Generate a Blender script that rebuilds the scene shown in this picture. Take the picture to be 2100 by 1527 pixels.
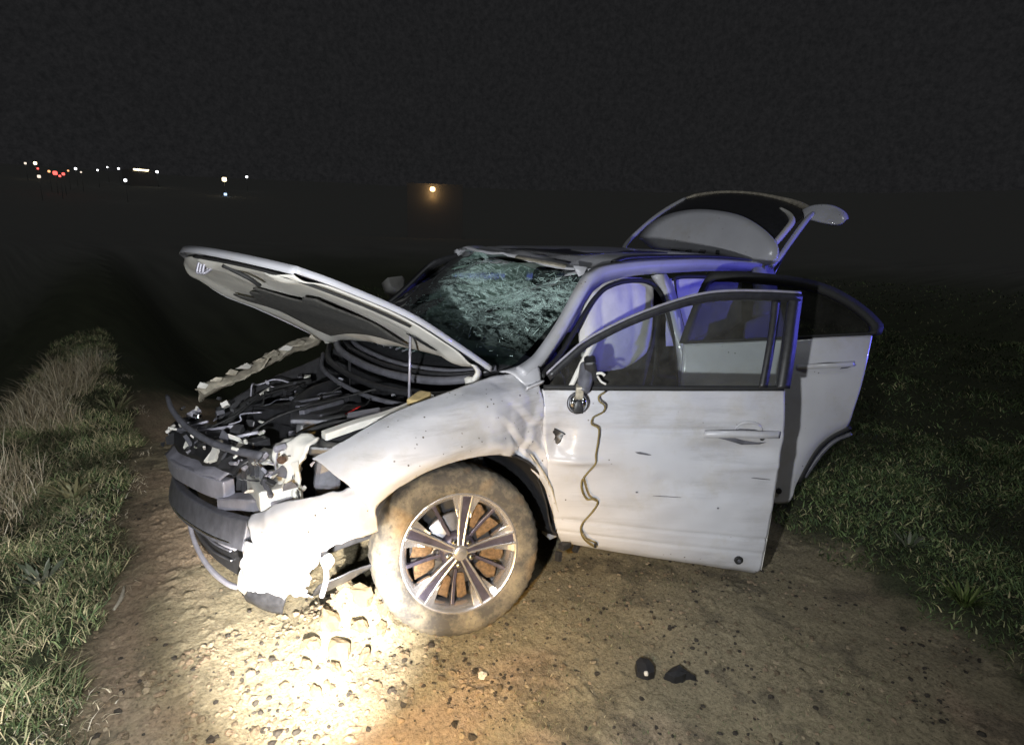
import bpy, bmesh, math, random
import numpy as np
from mathutils import Vector, Matrix

random.seed(7); RNG = np.random.default_rng(11)
for o in list(bpy.data.objects): bpy.data.objects.remove(o)
S = bpy.context.scene; COL = S.collection
rad = math.radians

# ------------------------------------------------------------------ camera
def cam_axes(yaw, pitch, roll):
    y, p, r = rad(yaw), rad(pitch), rad(roll)
    f = Vector((math.cos(y)*math.cos(p), math.sin(y)*math.cos(p), -math.sin(p)))
    rt = Vector((math.sin(y), -math.cos(y), 0)); up = rt.cross(f)
    return rt*math.cos(r)+up*math.sin(r), up*math.cos(r)-rt*math.sin(r), f
rt, up, fw = cam_axes(-133.5, 13.47, 1.478)
CAMPOS = Vector((1.317, 2.561, 1.644))
cd = bpy.data.cameras.new('camera'); cam = bpy.data.objects.new('camera', cd); COL.objects.link(cam)
m = Matrix((rt, up, -fw)).transposed().to_4x4(); m.translation = CAMPOS
cam.matrix_world = m
cd.sensor_width = 36; cd.lens = 36*1211/2100; cd.clip_start = .05; cd.clip_end = 3000
S.camera = cam

# ------------------------------------------------------------------ world, added fill, torch, beacon
W = bpy.data.worlds.new('World'); S.world = W; W.use_nodes = True
wn = W.node_tree.nodes; wl = W.node_tree.links
bg = wn['Background']; bg.inputs['Strength'].default_value = 1.0
wtc = wn.new('ShaderNodeTexCoord'); wno = wn.new('ShaderNodeTexNoise'); wno.inputs['Scale'].default_value = 150; wno.inputs['Detail'].default_value = 8; wno.inputs['Roughness'].default_value = .75
wra = wn.new('ShaderNodeValToRGB'); wra.color_ramp.elements[0].position = .36; wra.color_ramp.elements[1].position = .66
wra.color_ramp.elements[0].color = (.0090, .0092, .0098, 1); wra.color_ramp.elements[1].color = (.0165, .0164, .0172, 1)   # camera-like grain put into the night sky colour
wl.new(wtc.outputs['Generated'], wno.inputs['Vector']); wl.new(wno.outputs['Fac'], wra.inputs['Fac']); wl.new(wra.outputs['Color'], bg.inputs['Color'])

def lamp(name, kind, loc, target, energy, color, size=.03, cone=60, blend=1.0, **k):
    l = bpy.data.lights.new(name, kind); l.energy = energy; l.color = color
    o = bpy.data.objects.new(name, l); COL.objects.link(o); o.location = loc
    if target is not None:
        o.rotation_euler = (Vector(target)-Vector(loc)).to_track_quat('-Z', 'Y').to_euler()
    if kind in ('SPOT', 'POINT'): l.shadow_soft_size = size
    if kind == 'SPOT': l.spot_size = rad(cone); l.spot_blend = blend
    return o
fill_sun = lamp('fill_sun', 'SUN', (0, 0, 30), (-9, -12, 8), .34, (.9, .95, 1.0)); fill_sun.data.angle = rad(14)  # unseen fill lamp, added to lift the dark ground
FLASH = (1.58, 2.33, 1.36)          # phone flash beside the lens
TORCH = (1.08, 1.80, .62)           # torch held low, pointed at the front corner
lamp('torch_core', 'SPOT', TORCH, (.54, .72, .22), 1450, (1.0, .985, .96), .02, 42, .95)
lamp('torch_halo', 'SPOT', TORCH, (.26, .90, .14), 200, (1.0, .62, .18), .02, 80, 1.0)
lamp('flash', 'SPOT', FLASH, (.25, .0, .30), 340, (.94, .97, 1.0), .025, 142, .8)
lamp('beacon_light', 'SPOT', (-7.6, 8.2, 1.9), (-2.1, .4, 2.15), 2600, (.13, .13, 1.0), .12, 26, .9)

S.view_settings.view_transform = 'Standard'; S.view_settings.look = 'None'
S.view_settings.exposure = 0; S.view_settings.gamma = 1
S.render.engine = 'CYCLES'
S.cycles.max_bounces = 8; S.cycles.transparent_max_bounces = 16

# ------------------------------------------------------------------ materials
def new_mat(name):
    m = bpy.data.materials.new(name); m.use_nodes = True
    nt = m.node_tree; b = nt.nodes['Principled BSDF']
    return m, nt, b
def N(nt, t, **k):
    n = nt.nodes.new(t)
    for a, v in k.items():
        if a.startswith('i_'):
            key = a[2:]
            key = int(key) if key.isdigit() else key.replace('_', ' ')
            n.inputs[key].default_value = v
        else: setattr(n, a, v)
    return n
def coords(nt, scale=(1, 1, 1)):
    tc = N(nt, 'ShaderNodeTexCoord'); mp = N(nt, 'ShaderNodeMapping'); mp.inputs['Scale'].default_value = scale
    nt.links.new(tc.outputs['Object'], mp.inputs['Vector']); return mp.outputs['Vector']
def noise(nt, scale, detail=4, rough=.6, sc=(1, 1, 1)):
    n = N(nt, 'ShaderNodeTexNoise'); n.inputs['Scale'].default_value = scale
    n.inputs['Detail'].default_value = detail; n.inputs['Roughness'].default_value = rough
    nt.links.new(coords(nt, sc), n.inputs['Vector']); return n.outputs['Fac']
def ramp(nt, fac, stops, interp='LINEAR'):
    r = N(nt, 'ShaderNodeValToRGB'); r.color_ramp.interpolation = interp
    el = r.color_ramp.elements
    while len(el) < len(stops): el.new(.5)
    for e, (p, c) in zip(el, stops):
        e.position = p; e.color = (*c, 1) if len(c) == 3 else c
    nt.links.new(fac, r.inputs['Fac']); return r.outputs['Color']
def g(v): return (v, v, v)
def mixc(nt, fac, a, b):
    n = N(nt, 'ShaderNodeMix', data_type='RGBA')
    for sock, v in ((n.inputs['Factor'], fac), (n.inputs['A'], a), (n.inputs['B'], b)):
        if isinstance(v, bpy.types.NodeSocket): nt.links.new(v, sock)
        elif isinstance(v, (int, float)): sock.default_value = v
        else: sock.default_value = (*v, 1)
    # colour sockets of the RGBA variant
    n.inputs[6].default_value = n.inputs[6].default_value
    return n.outputs[2]
def mix_rgb(nt, fac, a, b):
    n = N(nt, 'ShaderNodeMix', data_type='RGBA')
    for i, v in ((0, fac), (6, a), (7, b)):
        if isinstance(v, bpy.types.NodeSocket): nt.links.new(v, n.inputs[i])
        elif isinstance(v, (int, float)): n.inputs[i].default_value = v
        else: n.inputs[i].default_value = (*v, 1)
    return n.outputs[2]
def bump(nt, b, h, strength=.3, dist=.01):
    n = N(nt, 'ShaderNodeBump'); n.inputs['Strength'].default_value = strength; n.inputs['Distance'].default_value = dist
    nt.links.new(h, n.inputs['Height']); nt.links.new(n.outputs['Normal'], b.inputs['Normal'])
M = {}
def simple(name, col, rough=.5, metal=0, var=.25, nscale=30, bmp=0, coat=0):
    m, nt, b = new_mat(name)
    f = noise(nt, nscale)
    c = ramp(nt, f, [(.3, tuple(x*(1-var) for x in col)), (.7, tuple(min(1, x*(1+var)) for x in col))])
    nt.links.new(c, b.inputs['Base Color'])
    b.inputs['Roughness'].default_value = rough; b.inputs['Metallic'].default_value = metal
    if coat: b.inputs['Coat Weight'].default_value = coat; b.inputs['Coat Roughness'].default_value = .08
    if bmp: bump(nt, b, noise(nt, nscale*3), bmp, .004)
    M[name] = m; return m
def paint(name, mud=.62, scuff=0.0, spots=True):
    m, nt, b = new_mat(name)
    base = ramp(nt, noise(nt, 3, 3), [(.3, (.44, .44, .465)), (.7, (.52, .52, .545))])
    # fine dried mud splash specks
    sp = N(nt, 'ShaderNodeTexVoronoi'); sp.inputs['Scale'].default_value = 34; sp.inputs['Randomness'].default_value = 1
    nt.links.new(coords(nt), sp.inputs['Vector'])
    spm = ramp(nt, sp.outputs['Distance'], [(.10, g(1)), (.15, g(0))])
    pm = ramp(nt, noise(nt, 9, 3), [(mud-.02, g(0)), (mud+.04, g(1))])
    mu = N(nt, 'ShaderNodeMath', operation='MULTIPLY'); nt.links.new(spm, mu.inputs[0]); nt.links.new(pm, mu.inputs[1])
    c = mix_rgb(nt, mu.outputs[0], base, (.07, .055, .04))
    film = ramp(nt, noise(nt, 5, 6, .7), [(.52, g(0)), (.75, g(.45))])
    c = mix_rgb(nt, film, c, (.36, .32, .25))
    if scuff:
        st = ramp(nt, noise(nt, 7, 7, .8, (.3, .3, 3.2)), [(.48, g(0)), (.74, g(1))])
        rg = ramp(nt, noise(nt, 2.6, 3), [(.40, g(0)), (.6, g(scuff))])
        mm = N(nt, 'ShaderNodeMath', operation='MULTIPLY'); nt.links.new(st, mm.inputs[0]); nt.links.new(rg, mm.inputs[1])
        c = mix_rgb(nt, mm.outputs[0], c, (.16, .15, .14))
    nt.links.new(c, b.inputs['Base Color'])
    b.inputs['Roughness'].default_value = .34
    b.inputs['Coat Weight'].default_value = .8; b.inputs['Coat Roughness'].default_value = .07
    bump(nt, b, noise(nt, 4, 2), .05, .02)
    M[name] = m
paint('white_paint', .60); paint('muddy_paint', .44); paint('scuffed_paint', .53, .6); paint('door_paint', .60, .42)
simple('inner_white', (.60, .58, .53), .5, 0, .12, 8)
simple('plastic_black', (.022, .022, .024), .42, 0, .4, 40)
simple('plastic_grey', (.10, .10, .115), .45, 0, .3, 25)
simple('rubber', (.014, .014, .014), .7)
simple('steel_lilac', (.36, .35, .40), .45, .35, .15, 20, .1)
simple('steel_dark', (.12, .12, .13), .4, .7, .3, 20)
simple('alloy_bright', (.62, .62, .66), .25, .85, .08, 30)
simple('alloy_dark', (.055, .05, .075), .4, .4, .3, 30)
simple('chrome', (.75, .75, .75), .12, 1, .05)
simple('liner', (.055, .053, .048), .95, 0, .45, 60, .6)
simple('airbag', (.66, .64, .62), .85, 0, .08, 14, .25)
simple('seat_fabric', (.03, .03, .034), .9, 0, .3, 60, .3)
simple('tan_plastic', (.42, .32, .15), .5)
simple('red_plastic', (.5, .02, .02), .4)
simple('mud', (.115, .072, .038), .95, 0, .55, 60, 1.0)
simple('rust', (.12, .07, .045), .85, .1, .5, 40, .5)
simple('torn_metal', (.42, .38, .30), .55, .3, .35, 30, .4)
simple('stone_pale', (.62, .58, .50), .8, 0, .2, 30, .5)
simple('debris_black', (.012, .012, .013), .4, 0, .4, 60)
simple('wall_dark', (.14, .13, .12), .9)
simple('post', (.12, .12, .11), .8)
simple('cable', (.15, .115, .04), .6)

def tyre_mat():
    m, nt, b = new_mat('tyre_muddy')
    c = mix_rgb(nt, ramp(nt, noise(nt, 7, 6, .7), [(.42, g(0)), (.62, g(1))]), (.05, .047, .044), (.165, .145, .108))
    c = mix_rgb(nt, ramp(nt, noise(nt, 38, 4, .6), [(.58, g(0)), (.66, g(.8))]), c, (.05, .045, .04))
    oc = ramp(nt, noise(nt, 4, 2), [(.58, g(0)), (.68, g(.4))])
    c = mix_rgb(nt, oc, c, (.30, .19, .085))
    nt.links.new(c, b.inputs['Base Color']); b.inputs['Roughness'].default_value = .9
    bump(nt, b, noise(nt, 60, 4), .6, .006); M['tyre_muddy'] = m
tyre_mat()
def glass(name, tint, alpha, rough=.03, dirt=.12):
    m, nt, b = new_mat(name)
    out = nt.nodes['Material Output']; nt.nodes.remove(b)
    tr = N(nt, 'ShaderNodeBsdfTransparent'); tr.inputs['Color'].default_value = (*tint, 1)
    gl = N(nt, 'ShaderNodeBsdfGlossy'); gl.inputs['Roughness'].default_value = rough
    df = N(nt, 'ShaderNodeBsdfDiffuse'); df.inputs['Color'].default_value = (.45, .43, .38, 1)
    fr = N(nt, 'ShaderNodeFresnel'); fr.inputs['IOR'].default_value = 1.5
    m1 = N(nt, 'ShaderNodeMixShader'); nt.links.new(fr.outputs[0], m1.inputs[0]); nt.links.new(tr.outputs[0], m1.inputs[1]); nt.links.new(gl.outputs[0], m1.inputs[2])
    m2 = N(nt, 'ShaderNodeMixShader')
    d = ramp(nt, noise(nt, 6, 5, .65), [(.35, g(dirt*.25)), (.75, g(dirt))])
    nt.links.new(d, m2.inputs[0]); nt.links.new(m1.outputs[0], m2.inputs[1]); nt.links.new(df.outputs[0], m2.inputs[2])
    nt.links.new(m2.outputs[0], out.inputs['Surface']); M[name] = m
glass('door_glass', (.80, .84, .82), 1, .03, .10)
glass('tinted_glass', (.22, .23, .25), 1, .05, .05)
glass('windscreen_glass', (.55, .68, .62), 1, .05, .07)
def crazed():
    m, nt, b = new_mat('crazed_glass'); out = nt.nodes['Material Output']; nt.nodes.remove(b)
    tr = N(nt, 'ShaderNodeBsdfTransparent'); tr.inputs['Color'].default_value = (.50, .64, .58, 1)
    gl = N(nt, 'ShaderNodeBsdfGlossy'); gl.inputs['Roughness'].default_value = .012
    df = N(nt, 'ShaderNodeBsdfDiffuse')
    at = N(nt, 'ShaderNodeAttribute'); at.attribute_name = 'shatter'
    tot = None
    for sc, hi in ((55, .055), (120, .10), (260, .16)):
        v = N(nt, 'ShaderNodeTexVoronoi', feature='DISTANCE_TO_EDGE'); v.inputs['Scale'].default_value = sc
        nt.links.new(coords(nt, (1, .62, 1)), v.inputs['Vector'])
        e = ramp(nt, v.outputs['Distance'], [(0, g(1)), (hi, g(0))])
        st = ramp(nt, noise(nt, sc*.16, 3, .6, (1, .45, 1)), [(.47, g(0)), (.58, g(1))])
        mu = N(nt, 'ShaderNodeMath', operation='MULTIPLY'); nt.links.new(e, mu.inputs[0]); nt.links.new(st, mu.inputs[1])
        if tot is None: tot = mu.outputs[0]
        else:
            a = N(nt, 'ShaderNodeMath', operation='MAXIMUM'); nt.links.new(tot, a.inputs[0]); nt.links.new(mu.outputs[0], a.inputs[1]); tot = a.outputs[0]
    vc = N(nt, 'ShaderNodeTexVoronoi'); vc.inputs['Scale'].default_value = 150; nt.links.new(coords(nt, (1, .5, 1)), vc.inputs['Vector'])
    cell = ramp(nt, vc.outputs['Color'], [(.62, g(0)), (.95, g(.8))])
    patch = ramp(nt, noise(nt, 9, 4, .7, (1, .5, 1)), [(.46, g(0)), (.66, g(1))])
    cm = N(nt, 'ShaderNodeMath', operation='MULTIPLY'); nt.links.new(cell, cm.inputs[0]); nt.links.new(patch, cm.inputs[1])
    mx = N(nt, 'ShaderNodeMath', operation='MAXIMUM'); nt.links.new(tot, mx.inputs[0]); nt.links.new(cm.outputs[0], mx.inputs[1])
    fm = N(nt, 'ShaderNodeMath', operation='MULTIPLY'); nt.links.new(mx.outputs[0], fm.inputs[0]); nt.links.new(at.outputs['Fac'], fm.inputs[1])
    df.inputs['Color'].default_value = (.72, .94, .87, 1)
    fr = N(nt, 'ShaderNodeFresnel'); fr.inputs['IOR'].default_value = 1.08
    m1 = N(nt, 'ShaderNodeMixShader'); nt.links.new(fr.outputs[0], m1.inputs[0]); nt.links.new(tr.outputs[0], m1.inputs[1]); nt.links.new(gl.outputs[0], m1.inputs[2])
    m2 = N(nt, 'ShaderNodeMixShader'); nt.links.new(fm.outputs[0], m2.inputs[0]); nt.links.new(m1.outputs[0], m2.inputs[1]); nt.links.new(df.outputs[0], m2.inputs[2])
    nt.links.new(m2.outputs[0], out.inputs['Surface']); M['crazed_glass'] = m
crazed()
def crack_mat():
    m, nt, b = new_mat('crack_glass')
    b.inputs['Base Color'].default_value = (.62, .82, .76, 1); b.inputs['Roughness'].default_value = .25
    b.inputs['Specular IOR Level'].default_value = .9; M['crack_glass'] = m
crack_mat()
def attr_mat(name, attr, rough=.9, bs=0, extra=None):
    m, nt, b = new_mat(name)
    a = N(nt, 'ShaderNodeAttribute'); a.attribute_name = attr
    c = a.outputs['Color']
    if extra: c = extra(nt, c)
    nt.links.new(c, b.inputs['Base Color']); b.inputs['Roughness'].default_value = rough
    b.inputs['Specular IOR Level'].default_value = .25
    if bs: bump(nt, b, noise(nt, bs, 6, .7), .7, .012)
    M[name] = m
def soil_extra(nt, c):
    d = ramp(nt, noise(nt, 70, 5, .65), [(.30, g(.45)), (.52, g(1.0)), (.75, g(1.25))])
    mu = N(nt, 'ShaderNodeMix', data_type='RGBA', blend_type='MULTIPLY'); mu.inputs[0].default_value = 1
    nt.links.new(c, mu.inputs[6]); nt.links.new(d, mu.inputs[7]); return mu.outputs[2]
attr_mat('soil', 'col', .95, 90, soil_extra)
attr_mat('blade', 'col', .6)
def emit(name, col, s):
    m, nt, b = new_mat(name)
    b.inputs['Base Color'].default_value = (*[min(1, c) for c in col], 1)
    b.inputs['Emission Color'].default_value = (*col, 1); b.inputs['Emission Strength'].default_value = s; M[name] = m
emit('lamp_warm', (1, .82, .5), 6); emit('lamp_white', (.95, .97, 1), 4); emit('lamp_red', (1, .12, .10), 2.2)
emit('lamp_blue', (.45, .65, 1), 2.0); emit('lamp_dim', (1, .85, .7), 1.2); emit('lamp_orange', (1, .62, .25), 14); emit('lamp_orange_far', (1, .45, .2), 1.8)

# ------------------------------------------------------------------ mesh helpers
def link(name, me, mat=None, parent=None, smooth=True, mw=None):
    if mat:
        me.materials.append(M[mat])
    if smooth:
        me.polygons.foreach_set('use_smooth', [True]*len(me.polygons))
    o = bpy.data.objects.new(name, me); COL.objects.link(o)
    if parent: o.parent = parent
    if mw is not None: o.matrix_local = mw
    return o
def mesh(name, v, f, mat, parent=None, smooth=True, mw=None):
    me = bpy.data.meshes.new(name); me.from_pydata([tuple(map(float, p)) for p in v], [], f); me.update()
    return link(name, me, mat, parent, smooth, mw)
def tag(o, label, cat, group=None, kind=None):
    if label: o['label'] = label
    if cat: o['category'] = cat
    if group: o['group'] = group
    if kind: o['kind'] = kind
    return o
def empty(name, loc=(0, 0, 0)):
    o = bpy.data.objects.new(name, None); COL.objects.link(o); o.location = loc; o.empty_display_size = .2; return o
def cr(pts, n):
    """Catmull-Rom resample of control points to n points."""
    P = np.array(pts, float)
    if len(P) == 2: return P[0]+(P[1]-P[0])*np.linspace(0, 1, n)[:, None]
    d = np.r_[0, np.cumsum(np.linalg.norm(np.diff(P, axis=0), axis=1)**.5+1e-6)]
    Q = np.vstack([2*P[0]-P[1], P, 2*P[-1]-P[-2]])
    t = np.linspace(0, d[-1], n); k = np.clip(np.searchsorted(d, t, 'right')-1, 0, len(P)-2)
    u = ((t-d[k])/(d[k+1]-d[k]))[:, None]
    a, b, c, e = Q[k], Q[k+1], Q[k+2], Q[k+3]
    return .5*(2*b+(c-a)*u+(2*a-5*b+4*c-e)*u**2+(3*b-a-3*c+e)*u**3)
def lin(pts, n):
    P = np.array(pts, float); d = np.r_[0, np.cumsum(np.linalg.norm(np.diff(P, axis=0), axis=1))]
    t = np.linspace(0, d[-1], n); return np.stack([np.interp(t, d, P[:, i]) for i in range(P.shape[1])], 1)
def vnoise(p, seed=0):
    """value noise on (n,2|3) points, 0..1"""
    p = np.asarray(p, float)
    if p.shape[1] == 2: p = np.c_[p, np.zeros(len(p))]
    i = np.floor(p).astype(np.int64); f = p-i; f = f*f*(3-2*f)
    def h(a, b, c):
        n = (a*374761393+b*668265263+c*2147483647+seed*974634777) & 0xffffffff
        n = ((n ^ (n >> 13))*1274126177) & 0xffffffff
        n = ((n ^ (n >> 16))*2246822519) & 0xffffffff
        return ((n ^ (n >> 15)) & 0xffff)/65535.0
    r = 0
    for dx in (0, 1):
        for dy in (0, 1):
            for dz in (0, 1):
                w = (f[:, 0] if dx else 1-f[:, 0])*(f[:, 1] if dy else 1-f[:, 1])*(f[:, 2] if dz else 1-f[:, 2])
                r = r+w*h(i[:, 0]+dx, i[:, 1]+dy, i[:, 2]+dz)
    return r
def fbm(p, octs=4, seed=0):
    p = np.asarray(p, float); r = 0; a = .5; s = 0
    for k in range(octs):
        r = r+a*vnoise(p*2**k+k*17.3, seed+k); s += a; a *= .55
    return r/s
def grid_faces(nu, nv, closed=False):
    f = []
    for j in range(nv-1):
        for i in range(nu-1 if not closed else nu):
            a = j*nu+i; b = j*nu+(i+1) % nu
            f.append((a, b, b+nu, a+nu))
    return f
def loft(name, rows, mat, parent, nu=40, nv=24, thick=.006, disp=None, off=-1, rowmode='cr', bev=False):
    R = [cr(r, nu) for r in rows]
    R = np.stack(R, 0)                                   # rows x nu x 3
    fn = cr if rowmode == 'cr' else lin
    G = np.stack([fn(R[:, i], nv) for i in range(nu)], 1).reshape(-1, 3)
    if disp is not None: G = disp(G)
    o = mesh(name, G, grid_faces(nu, nv), mat, parent)
    if thick:
        s = o.modifiers.new('thickness', 'SOLIDIFY'); s.thickness = thick; s.offset = off
    return o
def ragged(o, nu, nv, edges, depth=.12, seed=1, sc=14):
    """break the named borders of a grid panel (l r b t) into a jagged edge"""
    me = o.data; bm = bmesh.new(); bm.from_mesh(me); bm.faces.ensure_lookup_table(); kill = []
    for f in bm.faces:
        c = f.calc_center_median(); k = f.index; i, j = k % (nu-1), k//(nu-1); u, v = i/(nu-2), j/(nv-2)
        d = min([{'l': u, 'r': 1-u, 'b': v, 't': 1-v}[e] for e in edges])
        n = float(fbm(np.array([[c.x*sc, c.y*sc, c.z*sc]]), 3, seed)[0])
        if d < depth*max(0, (n-.38))*4: kill.append(f)
    bmesh.ops.delete(bm, geom=kill, context='FACES')
    for _ in range(5):
        bd = [v for v in bm.verts if v.is_boundary and len(v.link_edges) > 2]
        new = {v: sum((e.other_vert(v).co for e in v.link_edges if e.is_boundary), Vector())/max(1, sum(e.is_boundary for e in v.link_edges)) for v in bd}
        for v, c in new.items(): v.co = v.co.lerp(c, .5)
    bm.to_mesh(me); bm.free()
def tube(name, pts, r, mat, parent, n=8, seg=None, smoothpath=True, ends=None):
    P = cr(pts, seg or max(2, 5*len(pts))) if smoothpath and len(pts) > 2 else np.array(pts, float)
    rr = np.interp(np.linspace(0, 1, len(P)), np.linspace(0, 1, len(r)), r) if hasattr(r, '__len__') else np.full(len(P), r)
    T = np.gradient(P, axis=0); T /= np.linalg.norm(T, axis=1)[:, None]+1e-9
    a = np.array([0, 0, 1.0]) if abs(T[0][2]) < .9 else np.array([1.0, 0, 0])
    V = []
    for k in range(len(P)):
        e = np.cross(T[k], a); e /= np.linalg.norm(e)+1e-9; f = np.cross(e, T[k]); a = f
        for j in range(n):
            t = 2*math.pi*j/n; V.append(P[k]+rr[k]*(math.cos(t)*e+math.sin(t)*f))
    F = grid_faces(n, len(P), True); F += [tuple(range(n-1, -1, -1)), tuple(range(len(V)-n, len(V)))]
    return mesh(name, V, F, mat, parent)
def box(name, c, s, mat, parent, rot=(0, 0, 0), bevel=.006, taper=1.0, smooth=False, seg=2):
    bm = bmesh.new(); bmesh.ops.create_cube(bm, size=1)
    for v in bm.verts:
        k = taper if v.co.z > 0 else 1
        v.co = Vector((v.co.x*s[0]*k, v.co.y*s[1]*k, v.co.z*s[2]))
    if bevel: bmesh.ops.bevel(bm, geom=bm.edges[:], offset=min(bevel, min(s)*.45), segments=seg, affect='EDGES', profile=.6)
    from mathutils import Euler
    bmesh.ops.transform(bm, matrix=Matrix.Translation(c) @ Euler([rad(a) for a in rot]).to_matrix().to_4x4(), verts=bm.verts)
    me = bpy.data.meshes.new(name); bm.to_mesh(me); bm.free()
    return link(name, me, mat, parent, smooth)
def ribbon(name, pts, wvec, thick, mat, parent, n=30, cap=True):
    """flat band following pts, width vector wvec (constant or per-point), solidified"""
    P = cr(pts, n); w = np.array(wvec, float)
    if w.ndim == 1: w = np.tile(w, (n, 1))
    else: w = cr(w, n)
    G = np.vstack([P-w/2, P+w/2]); o = mesh(name, G, grid_faces(n, 2), mat, parent)
    s = o.modifiers.new('thickness', 'SOLIDIFY'); s.thickness = thick; s.offset = 0
    return o
def lathe(name, prof, mat, parent, n=64, mw=None, smooth=True):
    V = []; 
    for (r, z) in prof:
        for j in range(n):
            t = 2*math.pi*j/n; V.append((r*math.cos(t), r*math.sin(t), z))
    return mesh(name, V, [tuple(reversed(f)) for f in grid_faces(n, len(prof), True)], mat, parent, smooth, mw)
def clod_mesh(name, seed, sub=1):
    bm = bmesh.new(); bmesh.ops.create_icosphere(bm, subdivisions=sub, radius=1)
    r = random.Random(seed)
    for v in bm.verts:
        v.co *= r.uniform(.62, 1.18)
        v.co.z *= .72
    me = bpy.data.meshes.new(name); bm.to_mesh(me); bm.free(); return me
def poly_plate(name, pts, nrm, thick, mat, parent, dome=0.0):
    """filled outline with thickness; centre pushed along nrm by dome"""
    P = np.array(pts, float); c = P.mean(0); n = len(P); nrm = np.array(nrm, float)
    V = []; F = []
    rings = 5
    for k in range(rings+1):
        t = 1-k/(rings+.0) if k < rings else 0
        for p in P: V.append(c+(p-c)*t+nrm*dome*(1-t*t))
    F = [f for f in grid_faces(n, rings+1, True)]
    o = mesh(name, V, F, mat, parent)
    bm = bmesh.new(); bm.from_mesh(o.data); bmesh.ops.remove_doubles(bm, verts=bm.verts, dist=1e-5); bmesh.ops.recalc_face_normals(bm, faces=bm.faces); bm.to_mesh(o.data); bm.free()
    s = o.modifiers.new('thickness', 'SOLIDIFY'); s.thickness = thick; s.offset = 0
    return o

# ------------------------------------------------------------------ ground and dirt track
LY = [-400, -40, -14, -5.75, -2.8, -1.237, -.172, .477, 1.6, 3.5, 8, 400]
LX = [-60, -5.5, -1.3, 0, .365, .768, 1.077, 1.244, 1.62, 2.1, 3.0, 80]
RY = [-400, -40, -8, -3, 0, 1.48, 2.08, 2.52, 4, 8, 400]
RX = [-90, -12, -5.3, -4.1, -2.85, -2.06, -1.70, -1.52, -1.0, .1, 80]
def track_d(x, y):
    return x-np.interp(y, LY, LX), np.interp(y, RY, RX)-x       # >0 beyond left edge / beyond right edge
def sst(a, b, t):
    t = np.clip((t-a)/(b-a), 0, 1); return t*t*(3-2*t)
def height(x, y, fine=True):
    dl, dr = track_d(x, y); r = np.hypot(x, y)
    p = np.stack([x, y], 1)
    h = .05*(fbm(p*.7, 2, 3)-.5)*(1-sst(60, 90, r))
    h = h-.03
    vw = np.interp(y, [-8, -5.9, -3.4, -1.7, .3, 4], [.25, .3, .62, .68, .9, .9])
    h = h+.07*sst(-.05, .22, dl)+.07*sst(-.1, .3, dr)+.10*sst(.3, 2.5, dr)*fbm(p*1.3, 3, 9)
    h = h-2.0*sst(0, 3.2, dl-vw)*(1-sst(18, 45, r))            # bank falling away past the left verge
    h = h+np.maximum(0, r-110)*.10*(1-sst(300, 420, r))+sst(300, 420, r)*26
    # earth ploughed up in front of the bumper
    q = ((x-.24)/.19)**2+((y-.50)/.17)**2
    h = h+.15*np.exp(-q)*(.45+1.1*fbm(p*11, 3, 21))
    h = h-1.9*sst(2.7, 6.5, -y)*sst(.0, -2.2, dl)*sst(0, -.5, dr)*(1-sst(18, 45, r))
    # ruts
    for off in (.62, 2.2):
        h = h-.018*np.exp(-((dl+off)/.16)**2)
    if fine:
        on = sst(.15, -.1, dl)*sst(.15, -.1, dr)
        nf = np.clip(fbm(p*6, 3, 5)-.5, -.25, .3)*.020+np.clip(fbm(p*38, 2, 6)-.56, 0, 1)*.040*sst(.42, .6, fbm(p*4, 2, 44))+np.clip(fbm(p*85, 2, 8)-.5, -.1, 1)*.012
        h = h+nf*(1-sst(4, 8, r))
    return h
def axis(lo, hi, step, far):
    a = list(np.arange(lo, hi, step)); s = step
    up_, dn = [hi], [lo]
    while up_[-1] < far: s *= 1.16; up_.append(up_[-1]+s)
    s = step
    while dn[-1] > -far: s *= 1.16; dn.append(dn[-1]-s)
    return np.array(sorted(set(dn[1:]+a+up_)))
gx = axis(-2.6, 2.0, .0125, 900); gy = axis(-2.6, 2.9, .0125, 900)
XX, YY = np.meshgrid(gx, gy); xf, yf = XX.ravel(), YY.ravel()
zf = height(xf, yf)
dl, dr = track_d(xf, yf); pp = np.stack([xf, yf], 1)
edge = (fbm(pp*3.5, 4, 31)-.5)*.5
gm = np.maximum(np.maximum(sst(-.10, .12, dl+edge*.6), sst(-.12, .16, dr+edge)), sst(2.9, 4.6, -yf+edge*2))  # far stretch of track takes the turf colour to darken it like unlit ground
soil = np.array([.265, .20, .135]); wet = np.array([.10, .085, .060]); turf = np.array([.045, .050, .026])
olive = np.array([.225, .190, .122])
over = sst(2.9, 5.0, -yf)  # span of the far track darkening, unused
f1 = fbm(pp*1.6, 4, 41)[:, None]; f2 = fbm(pp*6, 3, 43)[:, None]
colr = soil*(.72+.56*f2)
colr = colr+(olive-colr)*sst(.45, .65, f1+.25*sst(.2, -1.2, xf)[:, None])
colr = colr+(wet-colr)*sst(.60, .72, f2)*.6
rr0 = np.hypot(xf, yf)
lifted_turf = turf+(np.array([.115, .112, .10])-turf)*sst(9, 45, rr0)[:, None]  # turf lightened with distance, lifting far ground to the night sky's tone
colr = colr*(1-gm[:, None])+lifted_turf*(.7+.6*f2)*gm[:, None]
colr = colr+(np.array([.115, .112, .10])-colr)*sst(30, 80, rr0)[:, None]  # same far lift put into the whole ground colour
nx, ny = len(gx), len(gy)
ids = np.arange(nx*ny).reshape(ny, nx)
quads = np.stack([ids[:-1, :-1], ids[:-1, 1:], ids[1:, 1:], ids[1:, :-1]], -1).reshape(-1, 4)
cx, cy = xf[quads].mean(1), yf[quads].mean(1); a, b = track_d(cx, cy); intrack = (a < 0) & (b < 0)
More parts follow.
